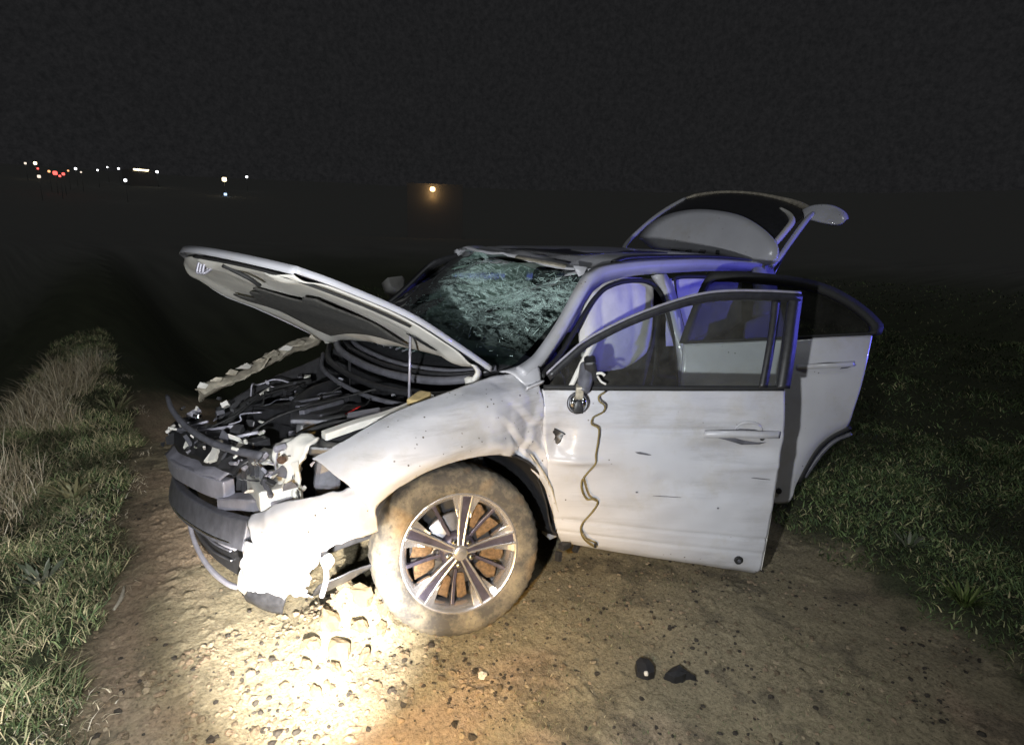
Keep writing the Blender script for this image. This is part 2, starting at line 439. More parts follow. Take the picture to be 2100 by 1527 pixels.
def sheet(name, sel):
    q = quads[sel]; u, inv = np.unique(q, return_inverse=True); inv = inv.reshape(-1, 4)
    me = bpy.data.meshes.new(name)
    me.vertices.add(len(u)); me.vertices.foreach_set('co', np.stack([xf[u], yf[u], zf[u]], 1).astype(np.float32).ravel())
    me.loops.add(inv.size); me.loops.foreach_set('vertex_index', inv.ravel().astype(np.int32))
    me.polygons.add(len(inv)); me.polygons.foreach_set('loop_start', (np.arange(len(inv))*4).astype(np.int32))
    me.update(calc_edges=True)
    at = me.color_attributes.new('col', 'FLOAT_COLOR', 'POINT')
    at.data.foreach_set('color', np.c_[colr[u], np.ones(len(u))].astype(np.float32).ravel())
    o = link(name, me, 'soil'); o['kind'] = 'structure'; return o
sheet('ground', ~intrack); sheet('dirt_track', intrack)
def hz(x, y): return float(height(np.array([x]), np.array([y]))[0])

# ------------------------------------------------------------------ the wrecked car
CAR = empty('wrecked_car')
tag(CAR, 'wrecked white SUV with raised bonnet, crushed front and open doors on a dirt track', 'car')
WP, SP, DP = 'white_paint', 'scuffed_paint', 'door_paint'
def nz(amp, sc, seed, mask=None):
    def f(G):
        n = (fbm(G*sc, 3, seed)-.5)*2*amp
        if mask is not None: n = n*mask(G)
        G = G.copy(); G[:, 1] += n; G[:, 2] += n*.3; return G
    return f
# --- left front fender
fr = [[(-.615,.865,.235),(-.56,.875,.40),(-.44,.885,.62),(-.26,.89,.74),(-.04,.89,.785),(.16,.885,.775),(.32,.875,.72),(.36,.87,.68)],
 [(-.59,.885,.42),(-.50,.90,.56),(-.38,.905,.72),(-.22,.91,.80),(-.03,.91,.83),(.16,.905,.82),(.34,.885,.77),(.40,.865,.735)],
 [(-.535,.885,.68),(-.45,.89,.74),(-.33,.89,.81),(-.2,.89,.85),(-.02,.89,.87),(.16,.88,.86),(.33,.85,.81),(.42,.82,.775)],
 [(-.495,.868,.88),(-.42,.87,.89),(-.3,.87,.91),(-.18,.87,.925),(0,.86,.93),(.17,.84,.905),(.33,.80,.85),(.44,.75,.80)],
 [(-.48,.845,.985),(-.41,.84,.985),(-.3,.835,.985),(-.18,.825,.985),(0,.81,.97),(.17,.78,.935),(.33,.73,.875),(.45,.68,.82)],
 [(-.46,.78,1.045),(-.40,.755,1.045),(-.3,.735,1.035),(-.18,.72,1.02),(0,.71,.99),(.17,.69,.945),(.33,.66,.885),(.46,.62,.825)]]
def fender_disp(G):
    G = G.copy(); x, z = G[:, 0], G[:, 2]
    # crumpled rear half next to the door
    m = np.exp(-((x+.40)/.17)**2-((z-.72)/.17)**2)
    w = (z*5.5-x*4.0+1.3*fbm(G*5, 2, 9)) % 1.0; w2 = (z*3.0+x*7.5+1.1*fbm(G*4, 2, 19)) % 1.0
    G[:, 1] += -.060*m+.040*m*np.minimum(w/.3, (1-w)/.7)+.026*m*np.minimum(w2/.7, (1-w2)/.3)
    G[:, 1] += -.02*np.exp(-((x-.1)/.2)**2-((z-.93)/.05)**2)
    G[:, 1] += (fbm(G*7, 3, 8)-.5)*.018
    a = np.exp(-((z-.235-np.abs(x+.05)*0)/.1)**2)
    G[:, 2] += (fbm(G*16, 2, 4)-.5)*.03*np.exp(-((x+.45)/.2)**2)
    return G
fen = loft('front_fender', fr, SP, CAR, 90, 60, .004, fender_disp)
fl = [(x*1.0, y-.02, z-.012) for x, y, z in fr[0]]
loft('wheel_arch_liner', [fr[0], [(x, .80, z-.01) for x, y, z in fr[0]], [(x, .48, z-.02) for x, y, z in fr[0]]], 'plastic_black', CAR, 30, 10, .006)
# torn liner strips behind the tyre
ribbon('torn_liner', [(-.47,.84,.62),(-.53,.86,.45),(-.57,.87,.3),(-.66,.90,.22)], (.05,.05,0), .006, 'plastic_black', CAR, 16)
ribbon('torn_liner', [(-.42,.86,.70),(-.50,.90,.56),(-.55,.91,.42),(-.58,.92,.36)], (.012,.03,0), .004, 'torn_metal', CAR, 14)
for k, (x, y, z, s) in enumerate([(-.60,.93,.22,.035),(-.66,.95,.19,.025),(-.57,.92,.17,.028),(-.70,.92,.20,.022)]):
    box('broken_bracket', (x, y, z), (s*1.6, s, s*.8), 'plastic_black', CAR, (20*k, 35*k, 17*k), .004)
# --- front bumper: upper band and lower corner
def bump_disp(G):
    G = G.copy(); G += (np.stack([fbm(G*9, 3, 60), fbm(G*9, 3, 70), fbm(G*9, 3, 80)], 1)-.5)*.035
    return G
loft('front_bumper', [[(.34,.862,.59),(.45,.855,.585),(.54,.82,.575),(.62,.70,.55),(.665,.58,.52)],
 [(.352,.876,.67),(.45,.86,.665),(.55,.81,.65),(.63,.69,.62),(.672,.57,.58)],
 [(.33,.862,.76),(.45,.838,.74),(.55,.775,.71),(.63,.665,.67),(.668,.55,.62)],
 [(.32,.835,.80),(.45,.79,.775),(.54,.735,.745),(.61,.635,.695),(.645,.53,.65)]], 'muddy_paint', CAR, 60, 34, .005, bump_disp)
ragged(bpy.data.objects['front_bumper'], 60, 34, 'tb', .045, 3)
def corner_disp(G):
    G = bump_disp(G); k = np.clip((.30-G[:, 2])/.2, 0, 1); G[:, 2] += (fbm(G[:, :2]*16, 3, 12)-.5)*.16*k; return G
loft('bumper_corner', [[(.41,.44,.15),(.44,.42,.15),(.48,.37,.15),(.53,.28,.15),(.575,.20,.16)],
 [(.455,.56,.25),(.50,.53,.25),(.55,.46,.24),(.60,.37,.23),(.625,.29,.24)],
 [(.50,.67,.38),(.55,.63,.38),(.61,.54,.375),(.65,.45,.37),(.668,.39,.38)],
 [(.53,.78,.52),(.58,.725,.52),(.64,.62,.505),(.672,.54,.49),(.682,.48,.48)],
 [(.53,.82,.61),(.585,.76,.60),(.64,.66,.58),(.672,.58,.55),(.68,.53,.54)]], 'muddy_paint', CAR, 60, 56, .005, corner_disp)
ragged(bpy.data.objects['bumper_corner'], 60, 56, 'lb', .08, 5)
# lower undertray pieces
loft('undertray', [[(.20,.52,.22),(.32,.50,.20),(.42,.46,.17)],[(.22,.60,.29),(.34,.58,.27),(.44,.53,.24)],[(.22,.64,.34),(.34,.63,.33),(.45,.60,.30)]], 'plastic_black', CAR, 16, 10, .006, bump_disp)
loft('lower_lip', [[(.59,.17,.07),(.55,.27,.05),(.50,.34,.05)],[(.60,.16,.12),(.56,.27,.115),(.50,.36,.11)],[(.575,.17,.17),(.53,.27,.17),(.47,.36,.17)]], 'plastic_black', CAR, 16, 10, .006, bump_disp)
# the tow-eye side stalk by the opening
tube('bracket_rod', [(.515,.79,.53),(.50,.775,.44),(.515,.76,.36)], .010, 'steel_lilac', CAR, 6)
box('bracket_head', (.505,.80,.515), (.045,.03,.045), 'inner_white', CAR, (10, 20, 30), .015)
# --- bumper reinforcement, grille bar, lower strip
def bar(name, pts, hgt, dep, mat, n=26, tilt=0):
    P = cr(pts, n); V = []
    T = np.gradient(P, axis=0); T /= np.linalg.norm(T, axis=1)[:, None]
    for k in range(n):
        out = np.array([-T[k][1], T[k][0], 0]); out /= np.linalg.norm(out)
        if out[0] < 0: out = -out
        upv = np.array([0, 0, 1.0])*math.cos(tilt)+out*math.sin(tilt)
        for s, q in ((-.5, -.5), (-.5, .5), (.5, .5), (.5, -.5)):
            V.append(P[k]+upv*hgt*q+out*dep*s)
    F = grid_faces(4, n, True)+[(3, 2, 1, 0), tuple(range(len(V)-4, len(V)))]
    o = mesh(name, V, F, mat, CAR, False)
    b = o.modifiers.new('bevel', 'BEVEL'); b.width = .006; b.segments = 2; b.limit_method = 'ANGLE'
    return o
bar('bumper_beam', [(.625,-.66,.47),(.655,-.45,.50),(.665,-.2,.55),(.65,.05,.585),(.62,.19,.60)], .085, .05, 'steel_lilac')
bar('beam_end', [(.625,.17,.545),(.60,.34,.60),(.575,.50,.645),(.555,.62,.675)], .05, .09, 'steel_lilac')
box('crash_box', (.53,.42,.66), (.15,.36,.08), 'inner_white', CAR, (10, 0, -12), .012)
gb = bar('grille_bar', [(.63,-.66,.35),(.675,-.45,.38),(.70,-.15,.425),(.69,.2,.48),(.665,.52,.555)], .115, .035, 'plastic_grey', tilt=-.25)
bar('trim_strip', [(.655,-.64,.315),(.70,-.43,.338),(.725,-.15,.382),(.715,.2,.44),(.685,.52,.515)], .012, .012, 'chrome')
bar('lower_grille', [(.56,-.66,.24),(.60,-.4,.245),(.615,-.1,.265),(.60,.2,.31),(.58,.40,.36)], .20, .03, 'plastic_black')
for k in range(3):
    dz = k*.045
    bar('grille_slat', [(.60,-.52,.20+dz),(.63,-.3,.205+dz),(.64,-.05,.23+dz),(.625,.15,.265+dz)], .010, .012, 'plastic_grey' if k else 'steel_dark', 18)
bar('intake_edge', [(.63,-.40,.27),(.645,-.15,.30),(.64,.08,.335),(.62,.2,.35)], .035, .015, 'steel_lilac', 18)
bar('lower_strip', [(.575,-.70,.17),(.615,-.5,.125),(.636,-.30,.105),(.64,-.1,.105),(.625,.08,.12),(.600,.19,.145)], .022, .02, 'steel_lilac', 30)
poly_plate('bumper_bracket', [(.615,.155,.13),(.60,.20,.12),(.625,.34,.25),(.635,.30,.30),(.625,.22,.23)], (1, .3, 0), .008, 'inner_white', CAR, .006)
def torn(G):
    G = G.copy(); G += (np.stack([fbm(G*13, 3, 90), fbm(G*13, 3, 91), fbm(G*13, 3, 92)], 1)-.5)*.06; return G
# --- radiator support / slam panel and headlamp frame (crushed)
tube('slam_panel', [(.64,-.56,.83),(.66,-.40,.80),(.655,-.2,.77),(.635,.02,.765),(.60,.22,.775),(.55,.40,.79)], [.010,.013,.014,.014,.016,.018], 'plastic_grey', CAR, 8)
loft('radiator_shroud', [[(.655,-.58,.60),(.665,-.3,.62),(.655,0,.655),(.62,.25,.69)],[(.62,-.58,.68),(.63,-.3,.70),(.615,0,.72),(.58,.28,.74)],[(.52,-.55,.72),(.53,-.3,.73),(.52,0,.745),(.49,.3,.76)]], 'plastic_black', CAR, 20, 10, .01, bump_disp)
loft('beam_top_plate', [[(.66,-.66,.505),(.685,-.4,.54),(.685,-.1,.60),(.65,.17,.645)],[(.60,-.66,.56),(.62,-.4,.60),(.62,-.1,.645),(.59,.2,.69)]], 'steel_lilac', CAR, 24, 8, .006, bump_disp)
loft('headlamp_post', [[(.545,.53,.60),(.53,.58,.62),(.515,.63,.64)],[(.55,.51,.75),(.535,.56,.765),(.515,.61,.775)],[(.53,.46,.84),(.505,.53,.855),(.47,.60,.865)],[(.46,.44,.87),(.43,.51,.88),(.40,.58,.885)]], 'inner_white', CAR, 14, 18, .012, torn)
for k in range(10):
    box('post_fitting', (.53+random.uniform(-.05,.03), .46+random.uniform(-.1,.16), .74+random.uniform(-.10,.12)), (random.uniform(.015,.05), random.uniform(.012,.04), random.uniform(.01,.04)), random.choice(['plastic_black','inner_white','steel_lilac','rust']), CAR, (random.uniform(-50,50), random.uniform(-40,40), random.uniform(0,90)), .004)
loft('headlamp_shelf', [[(.57,.24,.735),(.55,.36,.755),(.53,.48,.775)],[(.49,.24,.775),(.47,.36,.79),(.45,.48,.81)]], 'inner_white', CAR, 14, 8, .01, bump_disp)
box('headlamp_module', (.40,.62,.76), (.10,.075,.12), 'plastic_grey', CAR, (4, -8, -28), .02, .9)
box('headlamp_module_cap', (.40,.60,.845), (.11,.09,.035), 'plastic_black', CAR, (4, -8, -28), .01)
box('lamp_mount', (.30,.66,.74), (.05,.06,.16), 'plastic_grey', CAR, (0, 5, -20), .012)
ribbon('lamp_mount_arm', [(.34,.68,.86),(.31,.72,.80),(.31,.74,.72),(.36,.74,.66)], (.02,.02,.0), .012, 'inner_white', CAR, 14)
bar('apron_rail', [(.38,.55,.875),(.25,.56,.895),(.12,.565,.905),(.0,.57,.925),(-.1,.575,.95)], .03, .05, 'inner_white', 16)
loft('inner_wing', [[(.42,.53,.86),(.15,.55,.88),(-.15,.57,.93),(-.34,.6,1.0)],[(.42,.55,.45),(.15,.56,.4),(-.15,.56,.4),(-.34,.58,.4)]], 'plastic_black', CAR, 20, 8, .02)
loft('inner_wing', [[(.42,-.60,.72),(.15,-.62,.82),(-.15,-.63,.9),(-.34,-.64,.98)],[(.42,-.6,.35),(.15,-.6,.35),(-.15,-.6,.35),(-.34,-.6,.35)]], 'plastic_black', CAR, 20, 8, .02)
# --- right fender, torn top edge
loft('torn_fender', [[(.44,-.70,.76),(.30,-.72,.81),(.15,-.73,.865),(0,-.74,.93),(-.14,-.74,.97),(-.28,-.74,1.0)],
 [(.46,-.78,.785),(.30,-.80,.83),(.15,-.81,.88),(0,-.81,.945),(-.14,-.81,.985),(-.28,-.81,1.01)],
 [(.42,-.86,.70),(.30,-.88,.74),(.15,-.89,.79),(0,-.89,.85),(-.14,-.89,.9),(-.28,-.88,.93)]], 'torn_metal', CAR, 44, 14, .005, torn)
for k in range(9):
    t = k/8; x = .42-.62*t; z = .79+.20*t
    poly_plate('metal_shard', [(x, -.74, z), (x+.05+random.uniform(-.02, .02), -.75, z+.012), (x+.02, -.73+random.uniform(-.03, .03), z+.03+random.uniform(0, .02)), (x-.02, -.74, z+.022)], (0, 1, .4), .005, 'torn_metal' if k % 3 else 'inner_white', CAR, .004)
# --- engine bay
box('engine_bay_tray', (.08, -.03, .40), (.86, 1.14, .05), 'plastic_black', CAR, (0, 0, 0), .01)
box('firewall', (-.36, 0, .72), (.03, 1.22, .60), 'plastic_black', CAR, (0, -4, 0), .01)
box('engine_block', (.10, -.12, .58), (.42, .62, .30), 'plastic_black', CAR, (3, -4, 8), .03)
box('engine_cover', (.14, -.02, .785), (.38, .46, .07), 'plastic_black', CAR, (6, -6, 14), .022)
for k in range(4):
    box('cover_rib', (.14+.03*k-.06, -.02+.085*(k-1.5), .828+.006*k), (.30, .028, .02), 'plastic_grey', CAR, (6, -6, 14+5*k), .005)
box('air_filter_box', (.22, .22, .76), (.26, .22, .14), 'plastic_black', CAR, (8, -6, -24), .02, .92)
box('air_filter_lid', (.225, .23, .835), (.27, .23, .02), 'plastic_grey', CAR, (8, -6, -24), .008)
box('battery', (.02, .40, .76), (.20, .16, .17), 'plastic_black', CAR, (0, 0, -8), .008)
box('battery_top', (.02, .40, .852), (.19, .15, .02), 'plastic_grey', CAR, (0, 0, -8), .005)
box('battery_clip', (.235, .395, .855), (.03, .025, .02), 'red_plastic', CAR, (0, 0, 20), .006)
box('fuse_box', (.12, .40, .84), (.14, .10, .08), 'steel_lilac', CAR, (0, 8, -30), .01)
box('fluid_reservoir', (-.03, .585, .955), (.10, .06, .035), 'tan_plastic', CAR, (0, 10, 20), .01)
box('reservoir_body', (-.03, .585, .90), (.09, .055, .07), 'plastic_black', CAR, (0, 10, 20), .01)
tube('intake_hose', [(.30,.12,.80),(.24,-.02,.83),(.12,-.14,.84),(-.02,-.22,.84),(-.12,-.3,.82)], .030, 'plastic_black', CAR, 10)
tube('coolant_hose', [(.46,.30,.72),(.36,.22,.78),(.30,.30,.84),(.18,.34,.86)], .016, 'rubber', CAR, 8)
tube('coolant_hose', [(.48,-.30,.70),(.36,-.35,.78),(.18,-.4,.82),(.0,-.38,.84)], .018, 'rubber', CAR, 8)
tube('wiring_loom', [(.50,.36,.80),(.38,.42,.86),(.26,.42,.87),(.14,.48,.88),(.02,.5,.90),(-.2,.5,.93)], .010, 'rubber', CAR, 6)
tube('wiring_loom', [(.52,.05,.745),(.40,.10,.83),(.24,.12,.865),(.05,.1,.87),(-.15,.15,.9)], .006, 'rubber', CAR, 6)
tube('wiring_loom', [(.56,-.25,.73),(.44,-.22,.78),(.30,-.28,.83),(.1,-.3,.85)], .005, 'rubber', CAR, 6)
for k in range(26):
    x, y = random.uniform(-.2, .56), random.uniform(-.5, .5); s = random.uniform(.02, .06)
    box('engine_fitting', (x, y, .80-.10*max(0, x-.2)+random.uniform(-.06, .035)), (s*random.uniform(.6, 1.6), s*random.uniform(.5, 1.3), s*.7), random.choice(['plastic_black', 'plastic_black', 'plastic_grey', 'steel_dark', 'steel_lilac']), CAR, (random.uniform(-30, 30), random.uniform(-30, 30), random.uniform(0, 90)), .006)
for k in range(34):    # broken plastic along the crushed front
    t = random.random(); y = -.6+1.25*t; x = .66-.06*t+random.uniform(-.07, .02); s = random.uniform(.015, .05)
    box('broken_trim', (x, y, .635+.10*t+random.uniform(-.02, .06)), (s*random.uniform(.3, 1), s*random.uniform(1, 2.6), s*.35), random.choice(['plastic_black', 'plastic_grey', 'steel_lilac', 'inner_white']), CAR, (random.uniform(-40, 40), random.uniform(-40, 40), random.uniform(-50, 50)), .003)
for k in range(12):
    x0, y0 = random.uniform(.2, .58), random.uniform(-.5, .45); z0 = .80-.12*max(0, x0-.3)
    P = [(x0, y0, z0)]
    for q in range(4): P.append((P[-1][0]-random.uniform(0, .12), P[-1][1]+random.uniform(-.10, .10), z0+.02+random.uniform(-.01, .06)))
    tube('loose_wire', P, random.uniform(.0025, .005), random.choice(['rubber', 'plastic_grey', 'steel_lilac', 'red_plastic', 'rubber']), CAR, 5)
for k in range(70):
    x, y = random.uniform(-.18, .60), random.uniform(-.55, .5); s = random.uniform(.008, .03)
    box('engine_clip', (x, y, .815-.14*max(0, x-.2)+random.uniform(-.05, .05)), (s*random.uniform(.6, 2.2), s*random.uniform(.5, 1.6), s*random.uniform(.4, 1)), random.choice(['plastic_black', 'plastic_grey', 'steel_dark', 'steel_lilac', 'chrome', 'inner_white']), CAR, (random.uniform(-40, 40), random.uniform(-40, 40), random.uniform(0, 90)), .002)
for k in range(60):
    t = random.random(); y = -.62+1.3*t; x = .67-.10*t+random.uniform(-.09, .02); z = .60+.16*t+random.uniform(-.05, .08); a = random.uniform(.012, .045)
    d1 = np.array([random.gauss(0, 1) for _ in range(3)]); d2 = np.array([random.gauss(0, 1) for _ in range(3)]); c0 = np.array((x, y, z))
    o = mesh('plastic_shard', [c0+d1*a*.6, c0-d1*a*.5+d2*a*.2, c0+d2*a*.7, c0+(d1+d2)*a*.5], [(0, 1, 2), (0, 2, 3)], random.choice(['plastic_black', 'plastic_black', 'plastic_grey', 'steel_lilac', 'inner_white', 'inner_white']), CAR, False)
    sm = o.modifiers.new('thickness', 'SOLIDIFY'); sm.thickness = .003
for k in range(22):
    y = -.56+.045*k
    box('radiator_fin', (.585-.0022*k*.6, y, .60+.004*k), (.02, .006, .20), 'steel_dark', CAR, (random.uniform(-12, 12), random.uniform(-8, 8), random.uniform(-15, 15)), .001)
tube('brace_rod', [(.60,-.30,.71),(.47,-.10,.765)], .008, 'steel_lilac', CAR, 6, smoothpath=False)
tube('brace_rod', [(.61,-.08,.72),(.46,.10,.785)], .008, 'steel_lilac', CAR, 6, smoothpath=False)
tube('brace_rod', [(.615,-.42,.70),(.54,-.31,.745)], .006, 'steel_lilac', CAR, 6, smoothpath=False)
# scuttle: long black arcs below the windscreen
for k, (dx, dz, r, mt) in enumerate([(0, 0, .020, 'plastic_grey'), (-.05, .02, .012, 'plastic_black'), (.06, -.055, .016, 'plastic_black'), (.10, -.10, .012, 'plastic_grey'), (-.09, .03, .014, 'plastic_grey')]):
    tube('scuttle_rail', [(-.30+dx,-.64,1.02+dz),(-.19+dx,-.42,.985+dz),(-.15+dx,-.10,.965+dz),(-.15+dx,.2,.965+dz),(-.20+dx,.48,.985+dz),(-.30+dx,.66,1.02+dz)], r, mt, CAR, 8, 40)
loft('scuttle_panel', [[(-.34,-.66,.99),(-.22,-.35,.96),(-.19,0,.95),(-.22,.35,.96),(-.34,.66,.99)],[(-.42,-.66,1.03),(-.34,-.35,1.02),(-.31,0,1.02),(-.34,.35,1.02),(-.42,.66,1.03)],[(-.52,-.66,1.07),(-.46,-.35,1.07),(-.43,0,1.07),(-.46,.35,1.07),(-.52,.66,1.07)]], 'plastic_black', CAR, 30, 12, .01)
for k in range(11):
    y = -.5+.06*k
    tube('scuttle_vent_rib', [(-.30,y,1.035),(-.42,y+.02,1.075)], .006, 'plastic_grey', CAR, 5, smoothpath=False)
tube('wiper_arm', [(-.36,.30,1.075),(-.42,0,1.10),(-.45,-.3,1.115)], .009, 'plastic_black', CAR, 6)
tube('wiper_arm', [(-.36,-.25,1.075),(-.44,-.42,1.10),(-.50,-.6,1.12)], .009, 'plastic_black', CAR, 6)

# --- bonnet, raised
HL = cr([(-.335,.70,1.068),(-.135,.70,1.201),(.073,.69,1.332),(.347,.68,1.456),(.49,.66,1.512)], 60)
HR = cr([(-.26,-.70,1.0),(-.187,-.70,1.04),(0,-.69,1.147),(.16,-.68,1.233),(.28,-.68,1.29),(.37,-.67,1.355),(.43,-.64,1.42),(.468,-.60,1.495)], 60)
HN = np.array((-.50, .06, .86)); HN /= np.linalg.norm(HN)
def HD(u, v, o=0):
    k = min(1, max(0, u))*59; a_ = int(min(58, math.floor(k))); t_ = k-a_
    l_ = HL[a_]*(1-t_)+HL[a_+1]*t_; r_ = HR[a_]*(1-t_)+HR[a_+1]*t_
    w_ = (v+1)/2; p = l_*w_+r_*(1-w_); c_ = 1-v*v
    p = p+np.array((.12*u*u*c_+.02*c_, 0, .045*c_*(1+.15*u)))
    return p+HN*o
def hood_patch(name, u0, u1, v0, v1, o, mat, parent, nu=30, nv=30, thick=.005, shape=None):
    V = []
    for j in range(nv):
        for i in range(nu):
            s, t = i/(nu-1), j/(nv-1)
            if shape: u, v, oo = shape(s, t)
            else: u, v, oo = u0+(u1-u0)*s, v0+(v1-v0)*t, o
            V.append(HD(u, v, oo))
    ob = mesh(name, V, grid_faces(nu, nv), mat, parent)
    sm = ob.modifiers.new('thickness', 'SOLIDIFY'); sm.thickness = thick; sm.offset = 0; return ob
HOOD = hood_patch('bonnet', 0, 1, -1, 1, 0, WP, CAR, 36, 40, .004)
hood_patch('bonnet_edge', 0, 0, 0, 0, 0, WP, HOOD, 2, 50, .004, lambda s, t: (1, -1+2*t, -.028*s))
hood_patch('bonnet_edge', 0, 0, 0, 0, 0, WP, HOOD, 2, 50, .004, lambda s, t: (t, 1, -.022*s))
hood_patch('bonnet_edge', 0, 0, 0, 0, 0, WP, HOOD, 2, 50, .004, lambda s, t: (t, -1, -.022*s))
def inner(s, t):
    u = .03+.93*s; v = (-1+2*t)*.95
    rib = .018*math.exp(-((abs(v)-.80)/.09)**2)+.016*math.exp(-((u-.90)/.06)**2)+.014*math.exp(-((u-.10)/.06)**2)
    return u, v, -.020-rib-.010*math.exp(-(v/.08)**2)
hood_patch('bonnet_inner_panel', 0, 0, 0, 0, 0, 'inner_white', HOOD, 50, 60, .004, inner)
def liner(s, t):
    v = -.02+(-1+2*t)*.52
    end = .70-.08*abs(math.sin(v*5.0))-.10*max(0, abs(v)-.25)+(.025*math.sin(v*19))
    st = .16+.05*math.cos(v*3)
    return st+(end-st)*s, v, -.046-.004*math.sin(s*9+t*7)
hood_patch('bonnet_liner', 0, 0, 0, 0, 0, 'liner', HOOD, 30, 30, .008, liner)
tube('bonnet_seal', [HD(.45, .93, -.036), HD(.62, .93, -.038), HD(.8, .92, -.038), HD(.95, .86, -.036), HD(.97, .5, -.034), HD(.98, 0, -.034)], .006, 'rubber', HOOD, 6, 40)
tube('seal_tab', [HD(.93, .30, -.038), HD(.84, .38, -.05), HD(.78, .36, -.06)], .009, 'rubber', HOOD, 6)
for k in range(3):
    tube('latch_loop', [HD(.93, -.10+.06*k, -.03), HD(.91, -.10+.06*k, -.075), HD(.88, -.10+.06*k, -.03)], .006, 'steel_lilac', HOOD, 6)
poly_plate('bonnet_slot', [HD(.20, .80, -.044), HD(.34, .82, -.044), HD(.36, .77, -.045), HD(.21, .76, -.045)], (.5, 0, -.85), .003, 'plastic_black', HOOD, .0)
for sgn in (1, -1):
    ribbon('hinge', [(-.24, .675*sgn, 1.01), (-.27, .68*sgn, 1.05), (-.24, .68*sgn, 1.09)], (.03, 0, .01), .012, 'inner_white', HOOD, 10)
    box('hinge_foot', (-.235, .665*sgn, 1.005), (.03, .035, .06), 'inner_white', HOOD, (0, 15, 0), .01)
tube('prop_rod', [(-.035, .52, 1.235), (-.02, .52, .88)], .0055, 'steel_lilac', CAR, 6, smoothpath=False)

# --- windscreen and pillars, roof
def WS(u, v, o=0):
    # u 0 base -> 1 top, v -1 right .. 1 left
    hw = .69-.10*u
    x = -.47-.70*u+(.20-.06*u)*(1-v*v); z = 1.055+.415*u+.018*(1-v*v)*u+.03*(1-v*v)*math.sin(math.pi*u)
    z -= .02*v*u
    sag = -.06*math.exp(-((u-.62)/.25)**2-((v-.30)/.35)**2)-.05*u**4*math.exp(-((v-.45)/.35)**2)+.03*u**6*math.exp(-((v+.55)/.25)**2)
    sag += .014*(float(fbm(np.array([[u*7, v*5, 0.]]), 2, 71)[0])-.5)*4*min(1, u*1.5)*(1-abs(v)**6)
    n = np.array((.50, 0, .86)); return np.array((x, v*hw, z))+n*(o+sag)
def ws_mesh(name, nu, nv, mat, parent):
    V = [WS(i/(nu-1), -1+2*j/(nv-1)) for j in range(nv) for i in range(nu)]
    return mesh(name, V, grid_faces(nu, nv), mat, parent)
WSO = ws_mesh('windscreen', 50, 60, 'crazed_glass', CAR)
def shat(u, v):
    return min(1, 1.35*math.exp(-((u-.76)/.36)**2)/(1+math.exp(-(v+.28+.25*(u-.6))*10))+.10*math.exp(-((u-.3)/.3)**2)/(1+math.exp(-(v-.1)*8)))
at_ = WSO.data.attributes.new('shatter', 'FLOAT', 'POINT')
at_.data.foreach_set('value', [shat(i/49, -1+2*j/59)*min(1.2, .12+1.9*max(0, float(fbm(np.array([[i/49*3.2, j/59*3.4, 0.]]), 3, 14)[0])-.28)*1.6) for j in range(60) for i in range(50)])
V, F = [], []
def crack(p0, p1, w):
    a = WS(*p0, .004); b = WS(*p1, .004); d = b-a; L = np.linalg.norm(d)
    if L < 1e-4: return
    n = np.array((.50+random.uniform(-.6, .6), random.uniform(-.6, .6), .86)); s = np.cross(d/L, n); s /= np.linalg.norm(s)+1e-9
    i = len(V); V.extend([a-s*w, a+s*w, b+s*w, b-s*w]); F.append((i, i+1, i+2, i+3))
def inside(u, v): return .02 < u < .99 and -.97 < v < .97
def dens(u, v):
    return math.exp(-((u-.72)/.30)**2)*(1/(1+math.exp(-(v+.12)*9)))
C0 = (.66, .42)
for k in range(30):
    a = 2*math.pi*k/30+random.uniform(-.06, .06); u, v = C0; L = random.uniform(.25, .75)
    steps = 22
    for j in range(steps):
        a += random.uniform(-.16, .16); u2 = u+math.sin(a)*L/steps; v2 = v+math.cos(a)*L/steps*1.3
        if not inside(u2, v2): break
        if random.random() < .25+dens(u2, v2): crack((u, v), (u2, v2), random.uniform(.0004, .0012))
        u, v = u2, v2
for r_ in np.linspace(.06, .8, 11):
    pr_ = None
    for k in range(70):
        a = 2*math.pi*k/70; rr = r_*(1+.10*math.sin(a*5+r_*30)+random.uniform(-.07, .07))
        q = (C0[0]+math.sin(a)*rr*.8, C0[1]+math.cos(a)*rr*1.15)
        if pr_ and inside(*q) and inside(*pr_) and random.random() < dens(*q)*1.0: crack(pr_, q, random.uniform(.0004, .0012))
        pr_ = q
n_ = 0
while n_ < 420:
    u, v = random.uniform(.05, .98), random.uniform(-.4, .95)
    if random.random() > dens(u, v)*1.0: continue
    a = random.gauss(0, .8); L = random.uniform(.01, .07)
    q = (u+math.sin(a)*L*.6, v+math.cos(a)*L*1.2)
    if inside(*q): crack((u, v), q, random.uniform(.0006, .0022)); n_ += 1
for k in range(260):
    u, v = random.uniform(.03, .9), random.uniform(-.5, .95); a = random.uniform(0, 6.28); L = random.uniform(.004, .02)
    q = (u+math.sin(a)*L, v+math.cos(a)*L)
    if inside(*q): crack((u, v), q, random.uniform(.0006, .0016))
co = mesh('crack_lines', V, F, 'crack_glass', WSO, False); co['kind'] = 'stuff'
def pillar(name, pts, wv, mat, th=.03, n=30): return ribbon(name, pts, wv, th, mat, CAR, n)
PIL = [(-.44,.765,1.03),(-.52,.755,1.052),(-.60,.735,1.085),(-.765,.70,1.20),(-.965,.66,1.375),(-1.06,.645,1.42),(-1.17,.632,1.445),(-1.43,.622,1.463),(-1.80,.62,1.468),(-2.22,.62,1.466),(-2.95,.62,1.44)]
PW = [(.05,.05,.06),(.035,.05,.075),(.03,.03,.085),(.03,.02,.075),(.028,.018,.068),(.02,.018,.07),(.005,.02,.07),(0,.02,.065),(0,.02,.065),(0,.02,.065),(0,.02,.05)]
ribbon('roof_side_rail', PIL, PW, .05, WP, CAR, 70)
